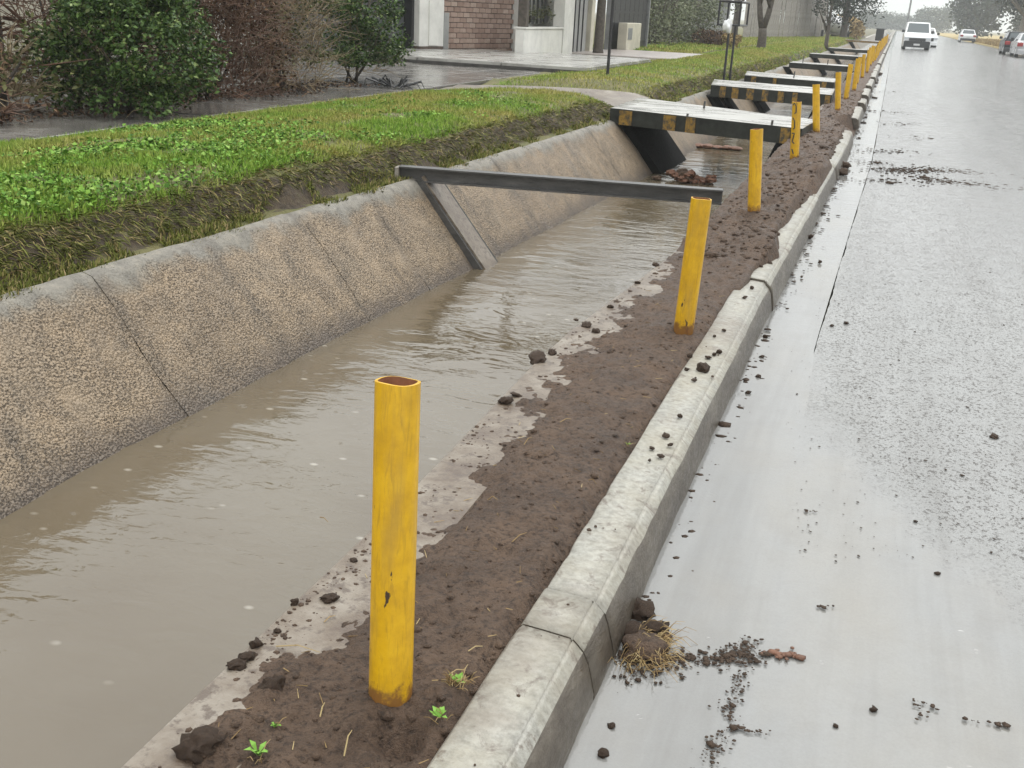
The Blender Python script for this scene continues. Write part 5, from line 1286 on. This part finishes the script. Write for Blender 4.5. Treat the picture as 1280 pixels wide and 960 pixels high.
# ================================================================== vehicles
def car(name, label, loc, rz, paint, L_, W_, H_, belt, hood_z, fy, by, roof_f, roof_b, wt, wheel_r, bumper, lens, cat='car', group=None, van=False):
    """front towards -y; fy/by: windscreen and rear glass foot, roof_f/roof_b: roof ends (metres from the front)"""
    e = tag(empty(name, loc, rz), label, cat, group); hw = W_ / 2; y0 = -L_ / 2; g = .20
    out_ = [(y0 + .02, g + .08), (y0, g + .28), (y0 + .03, hood_z - .10), (y0 + .12, hood_z), (y0 + fy, belt), (y0 + by, belt), (L_ / 2 - .08, belt - (.0 if van else .06)), (L_ / 2, belt - .22), (L_ / 2 - .01, g + .25), (L_ / 2 - .06, g + .06)]
    arches = []
    bot = [(L_ / 2 - .06, g)]
    for wy in (L_ / 2 - .78, y0 + .80):
        bot += [(wy + wheel_r * 1.18 * math.cos(a), g + max(0, wheel_r - g + wheel_r * 1.12 * math.sin(a)) if 0 < a < math.pi else g) for a in [0.0] + [math.pi * k / 6 for k in range(1, 6)] + [math.pi]]
    poly = out_[:-1] + bot + [(y0 + .06, g)]
    secs = [(-hw, .965), (-hw + .05, 1.0), (hw - .05, 1.0), (hw, .965)]
    cy, cz = 0, (g + belt) / 2; V = []; n = len(poly)
    for x, s_ in secs:
        for (a, z) in poly: V.append((x, cy + (a - cy) * s_, cz + (z - cz) * (s_ if z > cz else 1)))
    F = []
    for i in range(3):
        for k in range(n): F.append((i * n + k, i * n + (k + 1) % n, (i + 1) * n + (k + 1) % n, (i + 1) * n + k))
    F += [tuple(range(n - 1, -1, -1)), tuple(range(3 * n, 4 * n))]
    mobj('body', V, F, paint, e)
    a, b_, c_, d_ = y0 + fy, y0 + by, y0 + roof_f, y0 + roof_b; hb = hw - .04; ht = wt / 2; zb = belt - .01
    B = [(-hb, a, zb), (hb, a, zb), (hb, b_, zb), (-hb, b_, zb)]; T = [(-ht, c_, H_ - .03), (ht, c_, H_ - .03), (ht, d_, H_ - .03), (-ht, d_, H_ - .03)]
    T2 = [(-ht + .12, c_ + .15, H_), (ht - .12, c_ + .15, H_), (ht - .12, d_ - .15, H_), (-ht + .12, d_ - .15, H_)]
    V = B + T + T2; F = []
    for r_ in (0, 4):
        for k in range(4): F.append((r_ + k, r_ + (k + 1) % 4, r_ + 4 + (k + 1) % 4, r_ + 4 + k))
    F.append((8, 9, 10, 11)); mobj('cabin', V, F, paint, e)
    def pane(nm, i, j, u0, u1, v0, v1, off):
        P = []
        for (u, v) in ((u0, v0), (u1, v0), (u1, v1), (u0, v1)):
            p = [(B[i][q_] * (1 - u) + B[j][q_] * u) * (1 - v) + (T[i][q_] * (1 - u) + T[j][q_] * u) * v for q_ in range(3)]
            P.append(Vector(p))
        nrm = (P[1] - P[0]).cross(P[3] - P[0]).normalized(); P2 = [p + nrm * off for p in P]; P1 = [p - nrm * .01 for p in P]
        mobj(nm, P1 + P2, [(4, 5, 6, 7), (0, 1, 5, 4), (1, 2, 6, 5), (2, 3, 7, 6), (3, 0, 4, 7)], M['glass'], e)
    pane('windscreen', 0, 1, .06, .94, .08, .93, .008); 
    if not van: pane('rear_window', 2, 3, .08, .92, .12, .9, .008)
    else: pane('rear_window', 2, 3, .1, .47, .2, .85, .008); pane('rear_window', 2, 3, .53, .9, .2, .85, .008)
    for (i, j) in ((1, 2), (3, 0)):
        f = (lambda u: u) if i == 1 else (lambda u: 1 - u)
        for u0, u1 in (((.10, .36),) if van else ((.12, .50), (.54, .88))):
            ua, ub = sorted((f(u0), f(u1))); pane('side_window', i, j, ua, ub, .12, .88, .006)
    for wy in (y0 + .80, L_ / 2 - .78):
        for sx in (-1, 1):
            wl = MB().tube([(sx * (hw - .20), wy, wheel_r), (sx * (hw - .01), wy, wheel_r)], [wheel_r, wheel_r], 18).build('wheel', M['tyre'], e)
            MB().tube([(sx * (hw - .04), wy, wheel_r), (sx * (hw + .003), wy, wheel_r)], [wheel_r * .62, wheel_r * .58], 14).build('rim', M['alloy'], wl)
    MB().cbox(-hw + .02, hw - .02, y0 - .05, y0 + .25, g - .02, g + (.40 if van else .26), .05).build('front_bumper', bumper, e)
    MB().cbox(-hw + .02, hw - .02, L_ / 2 - .25, L_ / 2 + .05, g, g + .28, .05).build('rear_bumper', bumper, e)
    gr = MB().cbox(-hw * .62, hw * .62, y0 - .035, y0 + .1, g + (.41 if van else .28), hood_z - .13, .03).build('grille', M['plastic'], e)
    MB().cbox(-.2, .2, y0 - .065, y0 - .02, g + .10, g + .22, .005).build('plate', M['plate'], e)
    MB().cbox(-.2, .2, L_ / 2 + .02, L_ / 2 + .06, g + .30 + .05, g + .47, .005).build('plate', M['plate'], e)
    for sx in (-1, 1):
        x0, x1 = sorted((sx * hw * .60, sx * (hw - .02)))
        MB().cbox(x0, x1, y0 - .02, y0 + .2, hood_z - .26, hood_z - .07, .03).build('headlight', M['clearlens'], e)
        x0, x1 = sorted((sx * hw * (.62 if not van else .84), sx * (hw - .0)))
        MB().cbox(x0, x1, L_ / 2 - .12, L_ / 2 + .018, belt - (.30 if not van else .5), belt - .08, .03).build('tail_light', M['redlens'], e)
        x0, x1 = sorted((sx * (hw - .02), sx * (hw + .18)))
        MB().cbox(x0, x1, a + .28, a + .40, belt + .02, belt + .20, .04).build('mirror', M['plastic'], e)
    return e
q = at_z(1144, 63, 0.02)
car('van', 'white panel van with black grille and bumper driving along the ditch side', (q[0], 84.5, .02), 0.02, M['carwhite'], 4.3, 1.76, 1.82, 1.10, .93, .85, 4.15, 1.62, 4.12, 1.46, .32, M['plastic'], None, 'van', None, True)
q = at_y(1161, 52, 98); car('car', 'white car following close behind the panel van', (q[0] - .35, 98, .03), 0.05, M['carwhite'], 4.2, 1.72, 1.48, .95, .86, 1.15, 3.75, 1.9, 3.3, 1.30, .31, M['carwhite'], None)
q = at_y(1208, 51, 150); car('car', 'white car driving away alone in the middle of the road', (q[0], 150, .05), math.pi, M['carwhite'], 4.3, 1.80, 1.50, .96, .86, 1.15, 3.9, 1.9, 3.4, 1.30, .32, M['plastic'], None)
q = at_y(1257, 68, 82); car('car', 'dark hatchback parked at the far kerb under the gnarled trees', (7.75, 83.5, .05), math.pi, M['carblack'], 4.0, 1.74, 1.50, .96, .86, 1.1, 3.9, 1.8, 3.6, 1.30, .31, M['plastic'], None, 'car', 'cars parked at the far kerb')
car('car', 'silver sedan with red tail lights parked behind the dark hatchback', (7.95, 77.5, .05), math.pi, M['carsilver'], 4.4, 1.74, 1.44, .95, .86, 1.2, 3.75, 1.95, 3.2, 1.28, .31, M['carsilver'], None, 'car', 'cars parked at the far kerb')

# ================================================================== rainy air
hz = MB().box(-1495, 1495, -39, 1495, -2.2, 30).build('haze', None)
hz.data.materials.clear(); hm = bpy.data.materials.new('rain_haze'); hm.use_nodes = True; hm.node_tree.nodes.clear()
ho = hm.node_tree.nodes.new('ShaderNodeOutputMaterial'); hv = hm.node_tree.nodes.new('ShaderNodeVolumePrincipled')
hv.inputs['Color'].default_value = (0.93, 0.96, 0.97, 1); hv.inputs['Density'].default_value = 0.0009; hv.inputs['Anisotropy'].default_value = 0.2
hm.node_tree.links.new(hv.outputs[0], ho.inputs['Volume']); hz.data.materials.append(hm); hz['kind'] = 'stuff'; hz['label'] = 'pale rainy haze over the street'
bpy.context.view_layer.update()
